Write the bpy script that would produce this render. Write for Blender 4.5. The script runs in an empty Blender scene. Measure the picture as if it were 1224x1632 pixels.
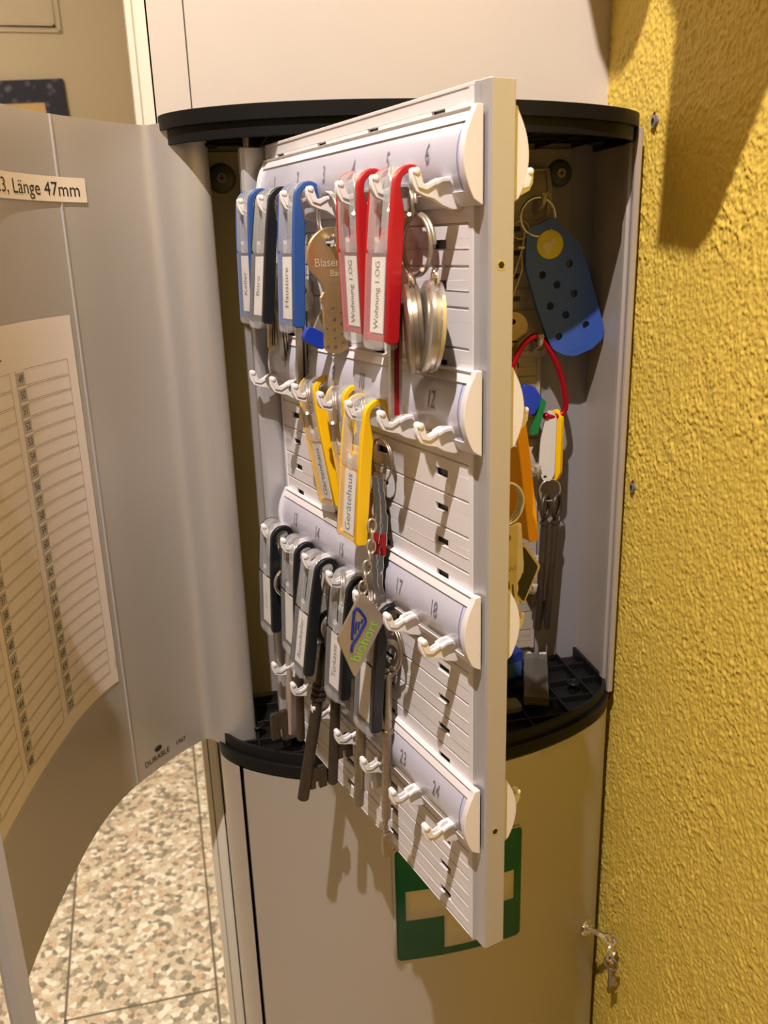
import bpy, bmesh, math, random
from mathutils import Vector, Matrix, Euler, noise
random.seed(7)
S = 0.001            # everything below is written in millimetres
OZ = 1100.0          # height of the key cabinet's underside above the floor
scene = bpy.context.scene
C = scene.collection
PI = math.pi

# ------------------------------------------------------------------ camera
def cam_axes(a, b, c):
    ca, sa, cb, sb, cc, sc = math.cos(a), math.sin(a), math.cos(b), math.sin(b), math.cos(c), math.sin(c)
    fwd = Vector((sa*cb, ca*cb, sb)); right = Vector((ca, -sa, 0)); up = right.cross(fwd)
    return cc*right + sc*up, -sc*right + cc*up, fwd
CAM = Vector((14.489, -610.591, 342.295))
cr, cu, cf = cam_axes(0.20153, -0.30158, -0.03027)
cd = bpy.data.cameras.new('camera'); cam = bpy.data.objects.new('camera', cd); C.objects.link(cam)
m = Matrix((cr, cu, -cf)).transposed().to_4x4()
m.translation = Vector((CAM.x*S, CAM.y*S, (CAM.z+OZ)*S))
cam.matrix_world = m
cd.sensor_fit = 'VERTICAL'; cd.sensor_height = 24; cd.sensor_width = 18
cd.lens = 24*1371.72/1632
cd.clip_start = 0.01; cd.clip_end = 50
cd.dof.use_dof = True; cd.dof.focus_distance = 0.46; cd.dof.aperture_fstop = 13
scene.camera = cam

# ------------------------------------------------------------------ world, lamps, exposure
w = bpy.data.worlds.new('world'); scene.world = w; w.use_nodes = True
bg = w.node_tree.nodes['Background']; bg.inputs[0].default_value = (1.0, 0.86, 0.74, 1); bg.inputs[1].default_value = 0.10
def lamp(name, loc, power, size, col, tgt=None, spot=None):
    l = bpy.data.lights.new(name, 'SPOT' if spot else 'POINT'); l.energy = power; l.shadow_soft_size = size*S; l.color = col
    o = bpy.data.objects.new(name, l); C.objects.link(o); o.location = (loc[0]*S, loc[1]*S, (loc[2]+OZ)*S)
    if spot:
        l.spot_size = math.radians(spot); l.spot_blend = 0.4
        d = Vector(tgt) - Vector(loc); o.rotation_euler = d.to_track_quat('-Z', 'Y').to_euler()
    return o
lamp('ceiling_halogen_light', (-160, -706, 1281), 86.0, 9, (1.0, 0.90, 0.85), (40, -350, 200), 100)
lamp('far_door_fill', (-700, 700, 1150), 24, 80, (1.0, 0.86, 0.68))  # added fill to brighten the far door, no lamp known there
lamp('next_room_light', (-250, 1000, 1200), 105, 60, (1.0, 0.90, 0.74), (-230, 1150, -1100), 62)
lamp('hall_light', (-900, -1500, 1150), 3.5, 120, (1.0, 0.82, 0.66))
scene.view_settings.view_transform = 'Standard'; scene.view_settings.look = 'None'
scene.view_settings.exposure = 0.0; scene.view_settings.gamma = 1; scene.view_settings.use_curve_mapping = False
scene.cycles.use_denoising = True
scene.cycles.max_bounces = 8; scene.cycles.transmission_bounces = 8; scene.cycles.transparent_max_bounces = 12
scene.cycles.caustics_reflective = False; scene.cycles.caustics_refractive = False
scene.cycles.sample_clamp_indirect = 4

# ------------------------------------------------------------------ materials
def mat(name, col=(0.8, 0.8, 0.8), rough=0.5, metal=0.0, coat=0.0, trans=0.0, ior=1.45, alpha=1.0, spec=0.5, sss=0.0):
    m = bpy.data.materials.new(name); m.use_nodes = True
    b = m.node_tree.nodes['Principled BSDF']; I = b.inputs
    I['Base Color'].default_value = (*col, 1); I['Roughness'].default_value = rough; I['Metallic'].default_value = metal
    I['Coat Weight'].default_value = coat; I['Coat Roughness'].default_value = 0.08
    I['Transmission Weight'].default_value = trans; I['IOR'].default_value = ior; I['Alpha'].default_value = alpha
    I['Specular IOR Level'].default_value = spec
    return m
def nodes(m): return m.node_tree.nodes, m.node_tree.links, m.node_tree.nodes['Principled BSDF']
def noise_mod(m, scale, amt, bump=0.0, dist=0.0005, detail=4, rvar=0.0, stretch=(1, 1, 1)):
    N, Lk, b = nodes(m)
    tc = N.new('ShaderNodeTexCoord'); mp = N.new('ShaderNodeMapping'); mp.inputs['Scale'].default_value = stretch
    Lk.new(tc.outputs['Object'], mp.inputs[0])
    n = N.new('ShaderNodeTexNoise'); n.inputs['Scale'].default_value = scale; n.inputs['Detail'].default_value = detail
    Lk.new(mp.outputs[0], n.inputs[0])
    col = tuple(b.inputs['Base Color'].default_value)
    if amt:
        mx = N.new('ShaderNodeMix'); mx.data_type = 'RGBA'
        mx.inputs[6].default_value = tuple(max(0, c*(1-amt)) for c in col[:3]) + (1,)
        mx.inputs[7].default_value = tuple(min(1, c*(1+amt)) for c in col[:3]) + (1,)
        Lk.new(n.outputs[0], mx.inputs[0]); Lk.new(mx.outputs[2], b.inputs['Base Color'])
    if rvar:
        r = b.inputs['Roughness'].default_value
        mr = N.new('ShaderNodeMapRange'); mr.inputs[3].default_value = max(0, r-rvar); mr.inputs[4].default_value = min(1, r+rvar)
        Lk.new(n.outputs[0], mr.inputs[0]); Lk.new(mr.outputs[0], b.inputs['Roughness'])
    if bump:
        bp = N.new('ShaderNodeBump'); bp.inputs['Strength'].default_value = bump; bp.inputs['Distance'].default_value = dist
        Lk.new(n.outputs[0], bp.inputs['Height']); Lk.new(bp.outputs[0], b.inputs['Normal'])
    return m
M = {}
M['silver'] = noise_mod(mat('silver_powder_metal', (0.55, 0.51, 0.47), 0.42, 0.5), 900, 0.03, 0.05, 0.0001)
M['alu'] = noise_mod(mat('anodised_aluminium', (0.56, 0.545, 0.56), 0.42, 0.5), 700, 0.03, 0.03, 0.0001)
M['sidealu'] = noise_mod(mat('side_sheet', (0.52, 0.46, 0.41), 0.42, 0.4), 700, 0.03)
M['inner'] = noise_mod(mat('inner_grey_sheet', (0.28, 0.26, 0.27), 0.5, 0.1), 500, 0.03)
M['black'] = noise_mod(mat('black_plastic', (0.009, 0.009, 0.009), 0.42, spec=0.2), 900, 0.1, 0.08, 0.0001)
M['washer'] = noise_mod(mat('dark_grey_rubber', (0.075, 0.08, 0.085), 0.45), 300, 0.1)
M['white'] = noise_mod(mat('white_plastic', (0.80, 0.755, 0.755), 0.38), 400, 0.015)
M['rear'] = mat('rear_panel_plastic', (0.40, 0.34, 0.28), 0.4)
M['brasslight'] = mat('brass_light', (0.95, 0.80, 0.55), 0.3, 0.5)
M['hook'] = mat('hook_white_plastic', (0.86, 0.82, 0.81), 0.3)
M['strip'] = mat('lavender_strip', (0.60, 0.59, 0.69), 0.22, coat=0.5)
M['dark'] = mat('dark_slot', (0.10, 0.085, 0.07), 0.6)
M['digit'] = mat('grey_print', (0.20, 0.19, 0.22), 0.5)
M['blueline'] = mat('blue_print', (0.15, 0.17, 0.6), 0.4)
M['cream'] = noise_mod(mat('cream_panel_paint', (0.62, 0.55, 0.48), 0.42), 30, 0.02, 0.03, 0.0004)
M['trim'] = noise_mod(mat('ivory_gloss_paint', (0.80, 0.74, 0.61), 0.3), 20, 0.03)
M['door_far'] = noise_mod(mat('far_door_paint', (0.50, 0.42, 0.29), 0.5), 6, 0.04)
M['paper'] = noise_mod(mat('chart_paper', (0.86, 0.77, 0.74), 0.45, coat=0.3), 60, 0.03)
M['foil'] = mat('chart_foil', (0.62, 0.57, 0.50), 0.15, alpha=0.12)
M['sticker'] = mat('sticker_paper', (0.80, 0.70, 0.58), 0.5)
M['grid'] = mat('grid_print', (0.33, 0.26, 0.24), 0.6)
M['gridgrey'] = mat('number_column_print', (0.50, 0.46, 0.44), 0.6)
M['ink'] = mat('black_ink', (0.02, 0.018, 0.018), 0.5)
M['clear'] = mat('clear_plastic', (0.97, 0.97, 0.97), 0.04, trans=1.0, ior=1.40)
M['clearloop'] = mat('clear_plastic_loop', (0.80, 0.79, 0.78), 0.05, alpha=0.33, spec=1.0, coat=1.0)
M['clearshell'] = mat('clear_plastic_shell', (0.85, 0.85, 0.86), 0.06, alpha=0.13, spec=0.9)
M['label'] = mat('label_paper', (0.85, 0.80, 0.74), 0.6)
M['labelbl'] = mat('label_print', (0.09, 0.085, 0.085), 0.6)
for nm, c in (('blue', (0.035, 0.10, 0.33)), ('blk', (0.012, 0.013, 0.015)), ('red', (0.50, 0.012, 0.015)), ('yellow', (0.90, 0.53, 0.004)), ('orange', (0.80, 0.36, 0.005)),
              ('green', (0.005, 0.18, 0.05)), ('wht', (0.60, 0.58, 0.55)), ('crocs', (0.03, 0.085, 0.36)), ('cobalt', (0.01, 0.045, 0.42)), ('badge', (0.60, 0.50, 0.03)), ('badge2', (0.62, 0.50, 0.22))):
    M[nm] = mat('plastic_'+nm, c, 0.36)
M['steel'] = noise_mod(mat('nickel_steel', (0.70, 0.66, 0.61), 0.24, 0.85), 250, 0.06, rvar=0.08)
M['chrome'] = mat('chrome', (0.85, 0.82, 0.80), 0.08, 1.0)
M['brass'] = noise_mod(mat('brushed_brass', (0.72, 0.55, 0.27), 0.30, 0.85), 300, 0.08, 0.1, 0.0001, rvar=0.08)
M['brassgrey'] = noise_mod(mat('nickel_brass', (0.55, 0.48, 0.36), 0.34, 0.75), 300, 0.1, rvar=0.1)
M['iron'] = noise_mod(mat('old_iron', (0.085, 0.065, 0.05), 0.4, 0.6), 250, 0.35, 0.3, 0.0002, rvar=0.12)
M['gun'] = noise_mod(mat('worn_nickel', (0.36, 0.29, 0.21), 0.33, 0.8), 250, 0.3, 0.2, 0.0002, rvar=0.1)
M['pinksteel'] = noise_mod(mat('pale_steel', (0.62, 0.50, 0.46), 0.45, 0.55), 250, 0.08)
M['redenamel_reflection'] = mat('dark_red_enamel_and_reflection', (0.30, 0.01, 0.012), 0.3)  # enamel of the key inlay, also the painted red reflection
M['carab'] = noise_mod(mat('red_anodised', (0.55, 0.015, 0.04), 0.28, 0.8), 500, 0.15, 0.1, 0.0002)
M['tagmetal'] = noise_mod(mat('diamond_metal', (0.45, 0.38, 0.32), 0.33, 0.7), 100, 0.03)
M['lime'] = mat('lime_enamel', (0.25, 0.62, 0.03), 0.35)
M['navy'] = mat('navy_enamel', (0.01, 0.03, 0.22), 0.35)
M['sgreen'] = mat('sign_green', (0.0, 0.12, 0.055), 0.45)
M['swhite'] = mat('sign_white', (0.66, 0.60, 0.50), 0.5)
M['smoke'] = mat('smoky_plastic', (0.14, 0.125, 0.11), 0.12, alpha=0.6, spec=0.8)
M['blocker'] = noise_mod(mat('dark_blocker', (0.05, 0.05, 0.06), 0.9), 40, 0.2)  # surface of the added shadow blocker

# stucco wall
ms = mat('yellow_stucco', (0.80, 0.575, 0.095), 0.6); M['stucco'] = ms
noise_mod(ms, 330, 0.07, 0.7, 0.0007, 6)
# floor tiles: terrazzo chips + grout lines
mf = mat('terrazzo_tiles', (0.7, 0.6, 0.45), 0.35); M['floor'] = mf
N, Lk, b = nodes(mf)
tc = N.new('ShaderNodeTexCoord')
vo = N.new('ShaderNodeTexVoronoi'); vo.inputs['Scale'].default_value = 80; vo.inputs['Randomness'].default_value = 1
Lk.new(tc.outputs['Object'], vo.inputs['Vector'])
sp = N.new('ShaderNodeSeparateColor'); Lk.new(vo.outputs['Color'], sp.inputs[0])
cr_ = N.new('ShaderNodeValToRGB'); e = cr_.color_ramp; e.interpolation = 'CONSTANT'
stops = [(0, (0.07, 0.065, 0.055)), (0.12, (0.26, 0.22, 0.17)), (0.32, (0.62, 0.53, 0.40)), (0.57, (0.62, 0.40, 0.27)), (0.65, (0.74, 0.67, 0.54)), (0.84, (1.0, 0.97, 0.88))]
e.elements[0].position = 0; e.elements[0].color = (*stops[0][1], 1); e.elements[1].position = stops[1][0]; e.elements[1].color = (*stops[1][1], 1)
for p_, c_ in stops[2:]:
    q = e.elements.new(p_); q.color = (*c_, 1)
Lk.new(sp.outputs[0], cr_.inputs[0])
v2 = N.new('ShaderNodeTexVoronoi'); v2.inputs['Scale'].default_value = 230; Lk.new(tc.outputs['Object'], v2.inputs['Vector'])
s2 = N.new('ShaderNodeSeparateColor'); Lk.new(v2.outputs['Color'], s2.inputs[0])
r2 = N.new('ShaderNodeValToRGB'); r2.color_ramp.elements[0].color = (0.42, 0.36, 0.27, 1); r2.color_ramp.elements[1].color = (0.85, 0.77, 0.60, 1)
Lk.new(s2.outputs[0], r2.inputs[0])
mx = N.new('ShaderNodeMix'); mx.data_type = 'RGBA'; mx.inputs[0].default_value = 0.36
Lk.new(cr_.outputs[0], mx.inputs[6]); Lk.new(r2.outputs[0], mx.inputs[7])
Lk.new(mx.outputs[2], b.inputs['Base Color'])
M['grout'] = mat('grout', (0.16, 0.13, 0.09), 0.9)

# ------------------------------------------------------------------ mesh helpers
class MB:
    def __init__(s): s.v = []; s.f = []; s.m = []; s.mi = 0
    def add(s, vs, fs, T=None):
        o = len(s.v)
        for p in vs:
            p = Vector(p)
            if T is not None: p = T @ p
            s.v.append(p)
        for f in fs: s.f.append([o+i for i in f]); s.m.append(s.mi)
        return s
    def box(s, x0, x1, y0, y1, z0, z1, T=None):
        vs = [(x0,y0,z0),(x1,y0,z0),(x1,y1,z0),(x0,y1,z0),(x0,y0,z1),(x1,y0,z1),(x1,y1,z1),(x0,y1,z1)]
        return s.add(vs, [(0,3,2,1),(4,5,6,7),(0,1,5,4),(1,2,6,5),(2,3,7,6),(3,0,4,7)], T)
    def prism(s, poly, t0, t1, ax='x', T=None):
        """extrude a 2-D outline: ax='x' -> outline is (y,z); 'y' -> (x,z); 'z' -> (x,y)"""
        def P(a, b_, t): return {'x': (t, a, b_), 'y': (a, t, b_), 'z': (a, b_, t)}[ax]
        n = len(poly)
        vs = [P(a, b_, t0) for a, b_ in poly] + [P(a, b_, t1) for a, b_ in poly]
        fs = [tuple(range(n)), tuple(range(2*n-1, n-1, -1))] + [(i, (i+1) % n, n+(i+1) % n, n+i) for i in range(n)]
        return s.add(vs, fs, T)
    def tube(s, path, r, seg=10, closed=False, T=None, cap=True):
        path = [Vector(p) for p in path]; n = len(path); rr = r if isinstance(r, (list, tuple)) else [r]*n
        vs = []; prev = None
        for i, p in enumerate(path):
            a = path[(i-1) % n] if (closed or i > 0) else p; b_ = path[(i+1) % n] if (closed or i < n-1) else p
            t = (b_-a).normalized()
            if prev is None:
                u = t.orthogonal().normalized()
            else:
                u = (prev - t*prev.dot(t))
                u = u.normalized() if u.length > 1e-6 else t.orthogonal().normalized()
            prev = u; v = t.cross(u)
            for k in range(seg):
                a_ = 2*PI*k/seg; vs.append(p + (u*math.cos(a_) + v*math.sin(a_))*rr[i])
        fs = []
        m_ = n if closed else n-1
        for i in range(m_):
            for k in range(seg):
                j = (i+1) % n
                fs.append((i*seg+k, i*seg+(k+1) % seg, j*seg+(k+1) % seg, j*seg+k))
        if not closed and cap:
            fs.append(tuple(range(seg-1, -1, -1))); fs.append(tuple((n-1)*seg+k for k in range(seg)))
        return s.add(vs, fs, T)
    def ring(s, c, R, r, ax1, ax2, seg=32, tseg=8, T=None, turns=1.0, pitch=0.0):
        c = Vector(c); a = Vector(ax1); b_ = Vector(ax2); nrm = a.cross(b_)
        if turns == 1.0:
            return s.tube([c + a*R*math.cos(2*PI*k/seg) + b_*R*math.sin(2*PI*k/seg) for k in range(seg)], r, tseg, True, T)
        n = int(seg*turns)
        return s.tube([c + a*R*math.cos(2*PI*k/seg) + b_*R*math.sin(2*PI*k/seg) + nrm*pitch*(k/seg) for k in range(n+1)], r, tseg, False, T)
    def sphere(s, c, r, sc=(1, 1, 1), n=12, T=None):
        c = Vector(c); vs = []; fs = []
        for i in range(n+1):
            th = PI*i/n
            for k in range(2*n):
                ph = PI*k/n
                vs.append(c + Vector((r*sc[0]*math.sin(th)*math.cos(ph), r*sc[1]*math.sin(th)*math.sin(ph), r*sc[2]*math.cos(th))))
        for i in range(n):
            for k in range(2*n):
                a = i*2*n+k; b_ = i*2*n+(k+1) % (2*n)
                fs.append((a, a+2*n, b_+2*n, b_))
        return s.add(vs, fs, T)
    def cyl(s, p0, p1, r, seg=20, r1=None, T=None): return s.tube([p0, p1], [r, r if r1 is None else r1], seg, T=T)
    def sheet(s, pts_uv, fn, T=None):
        """grid sheet: pts_uv=(us, vs), fn(u,v)->Vector"""
        us, vs_ = pts_uv; nu = len(us); nv = len(vs_)
        P = [fn(a, b_) for b_ in vs_ for a in us]
        return s.add(P, [(j*nu+i, j*nu+i+1, (j+1)*nu+i+1, (j+1)*nu+i) for j in range(nv-1) for i in range(nu-1)], T)
    def build(s, name, mats, parent=None, smooth=35, world=False, bevel=0, bseg=2):
        me = bpy.data.meshes.new(name)
        oz = OZ if (parent is None) else 0.0
        me.from_pydata([(p.x*S, p.y*S, (p.z+oz)*S) for p in s.v], [], s.f)
        mats = mats if isinstance(mats, (list, tuple)) else [mats]
        for q in mats: me.materials.append(M[q] if isinstance(q, str) else q)
        for i, p in enumerate(me.polygons): p.material_index = s.m[i]
        bm = bmesh.new(); bm.from_mesh(me); bmesh.ops.remove_doubles(bm, verts=bm.verts, dist=1e-7); bmesh.ops.recalc_face_normals(bm, faces=bm.faces); bm.to_mesh(me); bm.free()
        if smooth:
            me.polygons.foreach_set('use_smooth', [True]*len(me.polygons)); me.set_sharp_from_angle(angle=math.radians(smooth))
        o = bpy.data.objects.new(name, me); C.objects.link(o)
        if parent is not None: o.parent = parent
        if bevel:
            md = o.modifiers.new('bevel', 'BEVEL'); md.width = bevel*S; md.segments = bseg; md.limit_method = 'ANGLE'; md.angle_limit = math.radians(40); md.harden_normals = True
        return o
def tag(o, label=None, cat=None, group=None, kind=None):
    if label: o['label'] = label
    if cat: o['category'] = cat
    if group: o['group'] = group
    if kind: o['kind'] = kind
    return o
def empty(name, loc=(0, 0, 0), rot=None, parent=None):
    o = bpy.data.objects.new(name, None); C.objects.link(o)
    mt = (rot.to_4x4() if rot is not None else Matrix.Identity(4)); z = 0 if parent else OZ
    mt.translation = Vector((loc[0]*S, loc[1]*S, (loc[2]+z)*S)); o.empty_display_size = 0.01
    if parent: o.parent = parent
    o.matrix_basis = mt
    return o
def text_mb(mb, txt, size, fn, align='CENTER', depth=0.0):
    """glyph outlines as mesh; fn maps (x,y) of the text plane (mm) to a 3-D point"""
    cu_ = bpy.data.curves.new('t', 'FONT'); cu_.body = txt; cu_.size = size; cu_.align_x = align; cu_.align_y = 'CENTER'; cu_.resolution_u = 3
    ob = bpy.data.objects.new('t', cu_); C.objects.link(ob); bpy.context.view_layer.update()
    me = bpy.data.meshes.new_from_object(ob.evaluated_get(bpy.context.evaluated_depsgraph_get()))
    mb.add([fn(v.co.x, v.co.y) for v in me.vertices], [tuple(p.vertices) for p in me.polygons])
    bpy.data.objects.remove(ob); bpy.data.curves.remove(cu_); bpy.data.meshes.remove(me)
def arc(cx, cy, r, a0, a1, n=10): return [(cx+r*math.cos(math.radians(a0+(a1-a0)*i/n)), cy+r*math.sin(math.radians(a0+(a1-a0)*i/n))) for i in range(n+1)]
def rrect(x0, x1, y0, y1, r, n=4):
    return arc(x1-r, y1-r, r, 0, 90, n) + arc(x0+r, y1-r, r, 90, 180, n) + arc(x0+r, y0+r, r, 180, 270, n) + arc(x1-r, y0+r, r, 270, 360, n)

# ------------------------------------------------------------------ the setting
# yellow stucco side wall (plane x = 306, running towards the viewer)
def stucco(y, z):
    wx = noise.noise(Vector((y*0.035, z*0.03, 5.0)))*1.6; wz = noise.noise(Vector((y*0.03, z*0.035, 11.0)))*1.6
    p = Vector((y*0.17+wx, z*0.10+wz, 0.3)); q = Vector((y*0.33+wz, z*0.20-wx, 7.7))
    rid = 1-min(1, abs(noise.noise(p))*3.2); rid2 = 1-min(1, abs(noise.noise(q))*3.0)
    flat = 0.5+0.5*noise.noise(Vector((y*0.02+3, z*0.018, 8)))
    g = noise.noise(Vector((y*0.55, z*0.45, 2.2)))
    return (0.62*rid*rid + 0.5*rid2*rid2 + 0.35*noise.noise(p*0.6+Vector((1, 5, 2))))*flat + 0.42*g
mb = MB()
ys = [3-0.9*i for i in range(305)]; zs_ = [-350+0.95*i for i in range(930)]
mb.sheet((ys, zs_), lambda y, z: Vector((307.3 - 1.75*stucco(y, z), y, z)))
mb.box(308.2, 330, -2600, 20, -OZ, 1300)
mb.build('wall_right', 'stucco', smooth=80)
tag(bpy.data.objects['wall_right'], kind='structure')
# pillar behind the cabinets
mb = MB(); mb.box(22.9, 309, 0, 60, 418, 1300); mb.box(22.9, 309, 0.2, 60, -OZ, 418)
tag(mb.build('wall_back', 'cream', smooth=0, bevel=0.6), kind='structure')
mb = MB(); mb.box(0.4, 22.1, 0, 60, -OZ, 1300); mb.mi = 1; mb.box(1, 25, 1.2, 55, -OZ+1, 1299)
tag(mb.build('trim_1', ['cream', 'dark'], smooth=0), kind='structure')
# door jamb left of it, with its profile
mb = MB()
prof = [(-0.6, 0), (-0.6, 400), (-14.5, 400), (-14.5, 30), (-13.5, 14), (-12.5, 3), (-8.8, 1.0), (-8.2, 3.0), (-7.6, 1.0), (-2.2, -1.2), (-0.6, -1.2)]
mb.prism(prof, -OZ, 1300, 'z')
tag(mb.build('trim_2', 'trim', smooth=20), kind='structure')
mb = MB(); mb.box(-14, 20, 60, 400, -OZ, 1300); mb.box(0, 330, 60, 80, -OZ, 1300)
mb.box(-9, 4, 400, 2000, -OZ, 1300)
tag(mb.build('wall_divider', 'door_far', smooth=0), kind='structure')
# floor
mb = MB(); mb.box(-1800, 330, -2600, 2400, -OZ-20, -OZ)
mb.mi = 1
def grout(x0, y0, x1, y1, w_=2.4):
    d = Vector((x1-x0, y1-y0, 0)); n_ = Vector((-d.y, d.x, 0)).normalized()*w_
    a = Vector((x0, y0, -OZ+0.4)); b_ = a+d
    mb.add([a-n_, b_-n_, b_+n_, a+n_], [(0, 1, 2, 3)])
A0, A1, B0, B1 = (-115, 1730), (-66, 747), (-400, 1312), (-365, 823)
def ext(p, q, y): t = (y-p[1])/(q[1]-p[1]); return (p[0]+(q[0]-p[0])*t, y)
for dx in (0, 310):
    p, q = ext(A0, A1, 2400), ext(A0, A1, -1500); grout(p[0]+dx, p[1], q[0]+dx, q[1])
for dx in (0, -300, -600):
    p, q = ext(B0, B1, 2400), ext(B0, B1, -1500); grout(p[0]+dx, p[1], q[0]+dx, q[1])
for y in (829, -190): grout(-366, y-8, -71, y)
for y in (1226, 200): grout(-700, y-6, -397, y)
tag(mb.build('floor', ['floor', 'grout'], smooth=0), kind='structure')
# ceiling, far walls
mb = MB(); mb.box(-1800, 330, -2600, 2400, 1300, 1320)
tag(mb.build('ceiling', mat('ceiling_paint', (0.78, 0.70, 0.58), 0.8), smooth=0), kind='structure')
mb = MB(); mb.box(-1820, -1800, -2600, 2400, -OZ, 1300)
tag(mb.build('wall_left', 'door_far', smooth=0), kind='structure')
mb = MB(); mb.box(-1800, 330, 1935, 1960, -OZ, 1300)
tag(mb.build('wall_far', 'door_far', smooth=0), kind='structure')
# far panelled door with moulding
D1 = tag(empty('door_1', (-700, 1900, -OZ)), kind='structure')
H0 = OZ
mb = MB(); mb.box(-500, 640, 0, 35, 0, 2100)
mb.build('door_leaf', 'door_far', D1, smooth=0)
def moulding(x0, x1, z0, z1):
    mb = MB()
    for k, (o_, t_) in enumerate(((0, 9), (14, 5))):
        a, b_, c_, d_ = x0+o_, x1-o_, z0+o_, z1-o_
        mb.box(a, b_, -t_*0.7, 1, c_, c_+7); mb.box(a, b_, -t_*0.7, 1, d_-7, d_); mb.box(a, a+7, -t_*0.7, 1, c_, d_); mb.box(b_-7, b_, -t_*0.7, 1, c_, d_)
    return mb.build('panel_moulding', 'door_far', D1, smooth=0, bevel=1.5)
moulding(-330, 447, 866+H0, 990+H0); moulding(-330, 447, 150, 640)

# ------------------------------------------------------------------ shared outline of the bowed cabinets (x, y)
CAP = [(1.5, 0), (1.5, -50), (2.6, -59), (6, -67), (11, -74.5), (20, -84), (37, -96), (55, -105.5), (75, -112.5), (96, -117.5), (122, -120.5), (151, -121.8),
       (180, -120.5), (205, -117), (226, -111.5), (247, -104), (262, -96.5), (276, -88.5), (287, -79.5), (295, -70.5), (299.5, -63), (301.6, -55), (302, -48), (302, 0)]
def smooth_outline(pts, k=2):
    for _ in range(k):
        out = [pts[0]]
        for a, b_ in zip(pts[:-1], pts[1:]):
            out += [(a[0]*.75+b_[0]*.25, a[1]*.75+b_[1]*.25), (a[0]*.25+b_[0]*.75, a[1]*.25+b_[1]*.75)]
        out.append(pts[-1]); pts = out
    return pts
CAPS = smooth_outline(CAP, 2)
def inset(pts, d):
    out = []
    n = len(pts)
    for i, (x, y) in enumerate(pts):
        a = Vector(pts[max(0, i-1)]); b_ = Vector(pts[min(n-1, i+1)]); t = (b_-a).normalized()
        nn = Vector((-t.y, t.x))       # inward for this left-to-right outline
        q = Vector((x, y)) + nn*d
        out.append((q.x, min(q.y, 0)))
    return out
def front_y(x, off=0.0):
    for (x0, y0), (x1, y1) in zip(CAPS[:-1], CAPS[1:]):
        if x0 <= x <= x1 and x1 > x0: return y0+(y1-y0)*(x-x0)/(x1-x0)+off
    return -50

# ------------------------------------------------------------------ key cabinet
CAB = tag(empty('key_cabinet'), 'open silver key cabinet with bowed door swung left and black end caps', 'key cabinet')
def cap_part(name, z0, z1, zi0, zi1, up):
    mb = MB()
    mb.prism(CAPS, z0, z1, 'z')
    inn = inset(CAPS, 2.6)
    # inner step ring
    outp = inn; inp = inset(CAPS, 5.2)
    n = len(outp)
    vs = [(x, y, z) for z in (zi0, zi1) for x, y in outp] + [(x, y, z) for z in (zi0, zi1) for x, y in inp]
    fs = []
    for i in range(n-1):
        fs += [(i, i+1, n+i+1, n+i), (2*n+i, 3*n+i, 3*n+i+1, 2*n+i+1), (n+i, n+i+1, 3*n+i+1, 3*n+i), (i, 2*n+i, 2*n+i+1, i+1)]
    mb.add(vs, fs)
    # rib grid
    a, b_ = (zi0, zi1)
    for x in (30, 62, 94, 126, 158, 190, 222, 254, 281):
        y1 = front_y(x, 6); mb.box(x-0.8, x+0.8, y1, -2, a+(0 if up else 2.5), b_-(2.5 if up else 0))
    for y in (-22, -46, -70, -92):
        xs = [x for x, yy in CAPS if yy < y-5]
        mb.box(min(xs)+4, max(xs)-4, y-0.8, y+0.8, a+(0 if up else 3.5), b_-(3.5 if up else 0))
    for x, y in ((272, -58), (30, -58), (210, -30), (100, -30)):
        mb.ring((x, y, (b_ if up else a)), 4, 1.2, (1, 0, 0), (0, 1, 0), 20, 8)
        mb.cyl((x, y, a), (x, y, b_), 2.8, 16)
    return mb.build(name, 'black', CAB, smooth=30, bevel=0.5)
cap_part('bottom_cap', -1.5, 7.0, 6.5, 15.5, True)
cap_part('top_cap', 408.2, 416.3, 400.0, 408.6, False)
mb = MB(); mb.box(2, 301, -1.2, -0.1, 5, 410); mb.box(28, 280, -4.5, -1.0, 12, 402)
mb.build('back_plate', 'inner', CAB, smooth=0, bevel=0.3)
sideR = [(302, -0.2), (302, -64), (300.6, -66), (297.5, -66), (296.8, -64.5), (297.6, -61), (298.8, -60), (298.6, -57.5), (296.8, -56.5), (296.6, -52), (298.2, -51), (299.0, -48.5), (299.6, -46), (299.6, -0.2)]
mb = MB(); mb.prism(sideR, 8, 408, 'z'); mb.build('side_profile', 'sidealu', CAB, smooth=0, bevel=0.3)
sideL = [(1.5, -0.2), (1.5, -44), (2.4, -46), (6, -46), (6.5, -43), (4, -41), (3.9, -0.2)]
mb = MB(); mb.prism(sideL, 8, 408, 'z'); mb.build('side_profile', 'sidealu', CAB, smooth=0, bevel=0.3)
for x in (37.5, 271):
    mb = MB()
    mb.tube([(x, -4.4, 386), (x, -6.5, 386), (x, -7.6, 386)], [9.4, 8.4, 6.4], 28)
    wsh = mb.build('screw_cap', 'washer', CAB, smooth=40)
    mb = MB(); mb.cyl((x, -7.4, 386), (x, -8.6, 386), 3.1, 18); mb.mi = 1; mb.box(x-1.8, x+1.8, -8.9, -8.5, 385.6, 386.4); mb.box(x-.4, x+.4, -8.9, -8.5, 384.2, 387.8)
    mb.build('screw', ['gun', 'ink'], wsh, smooth=30)
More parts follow.
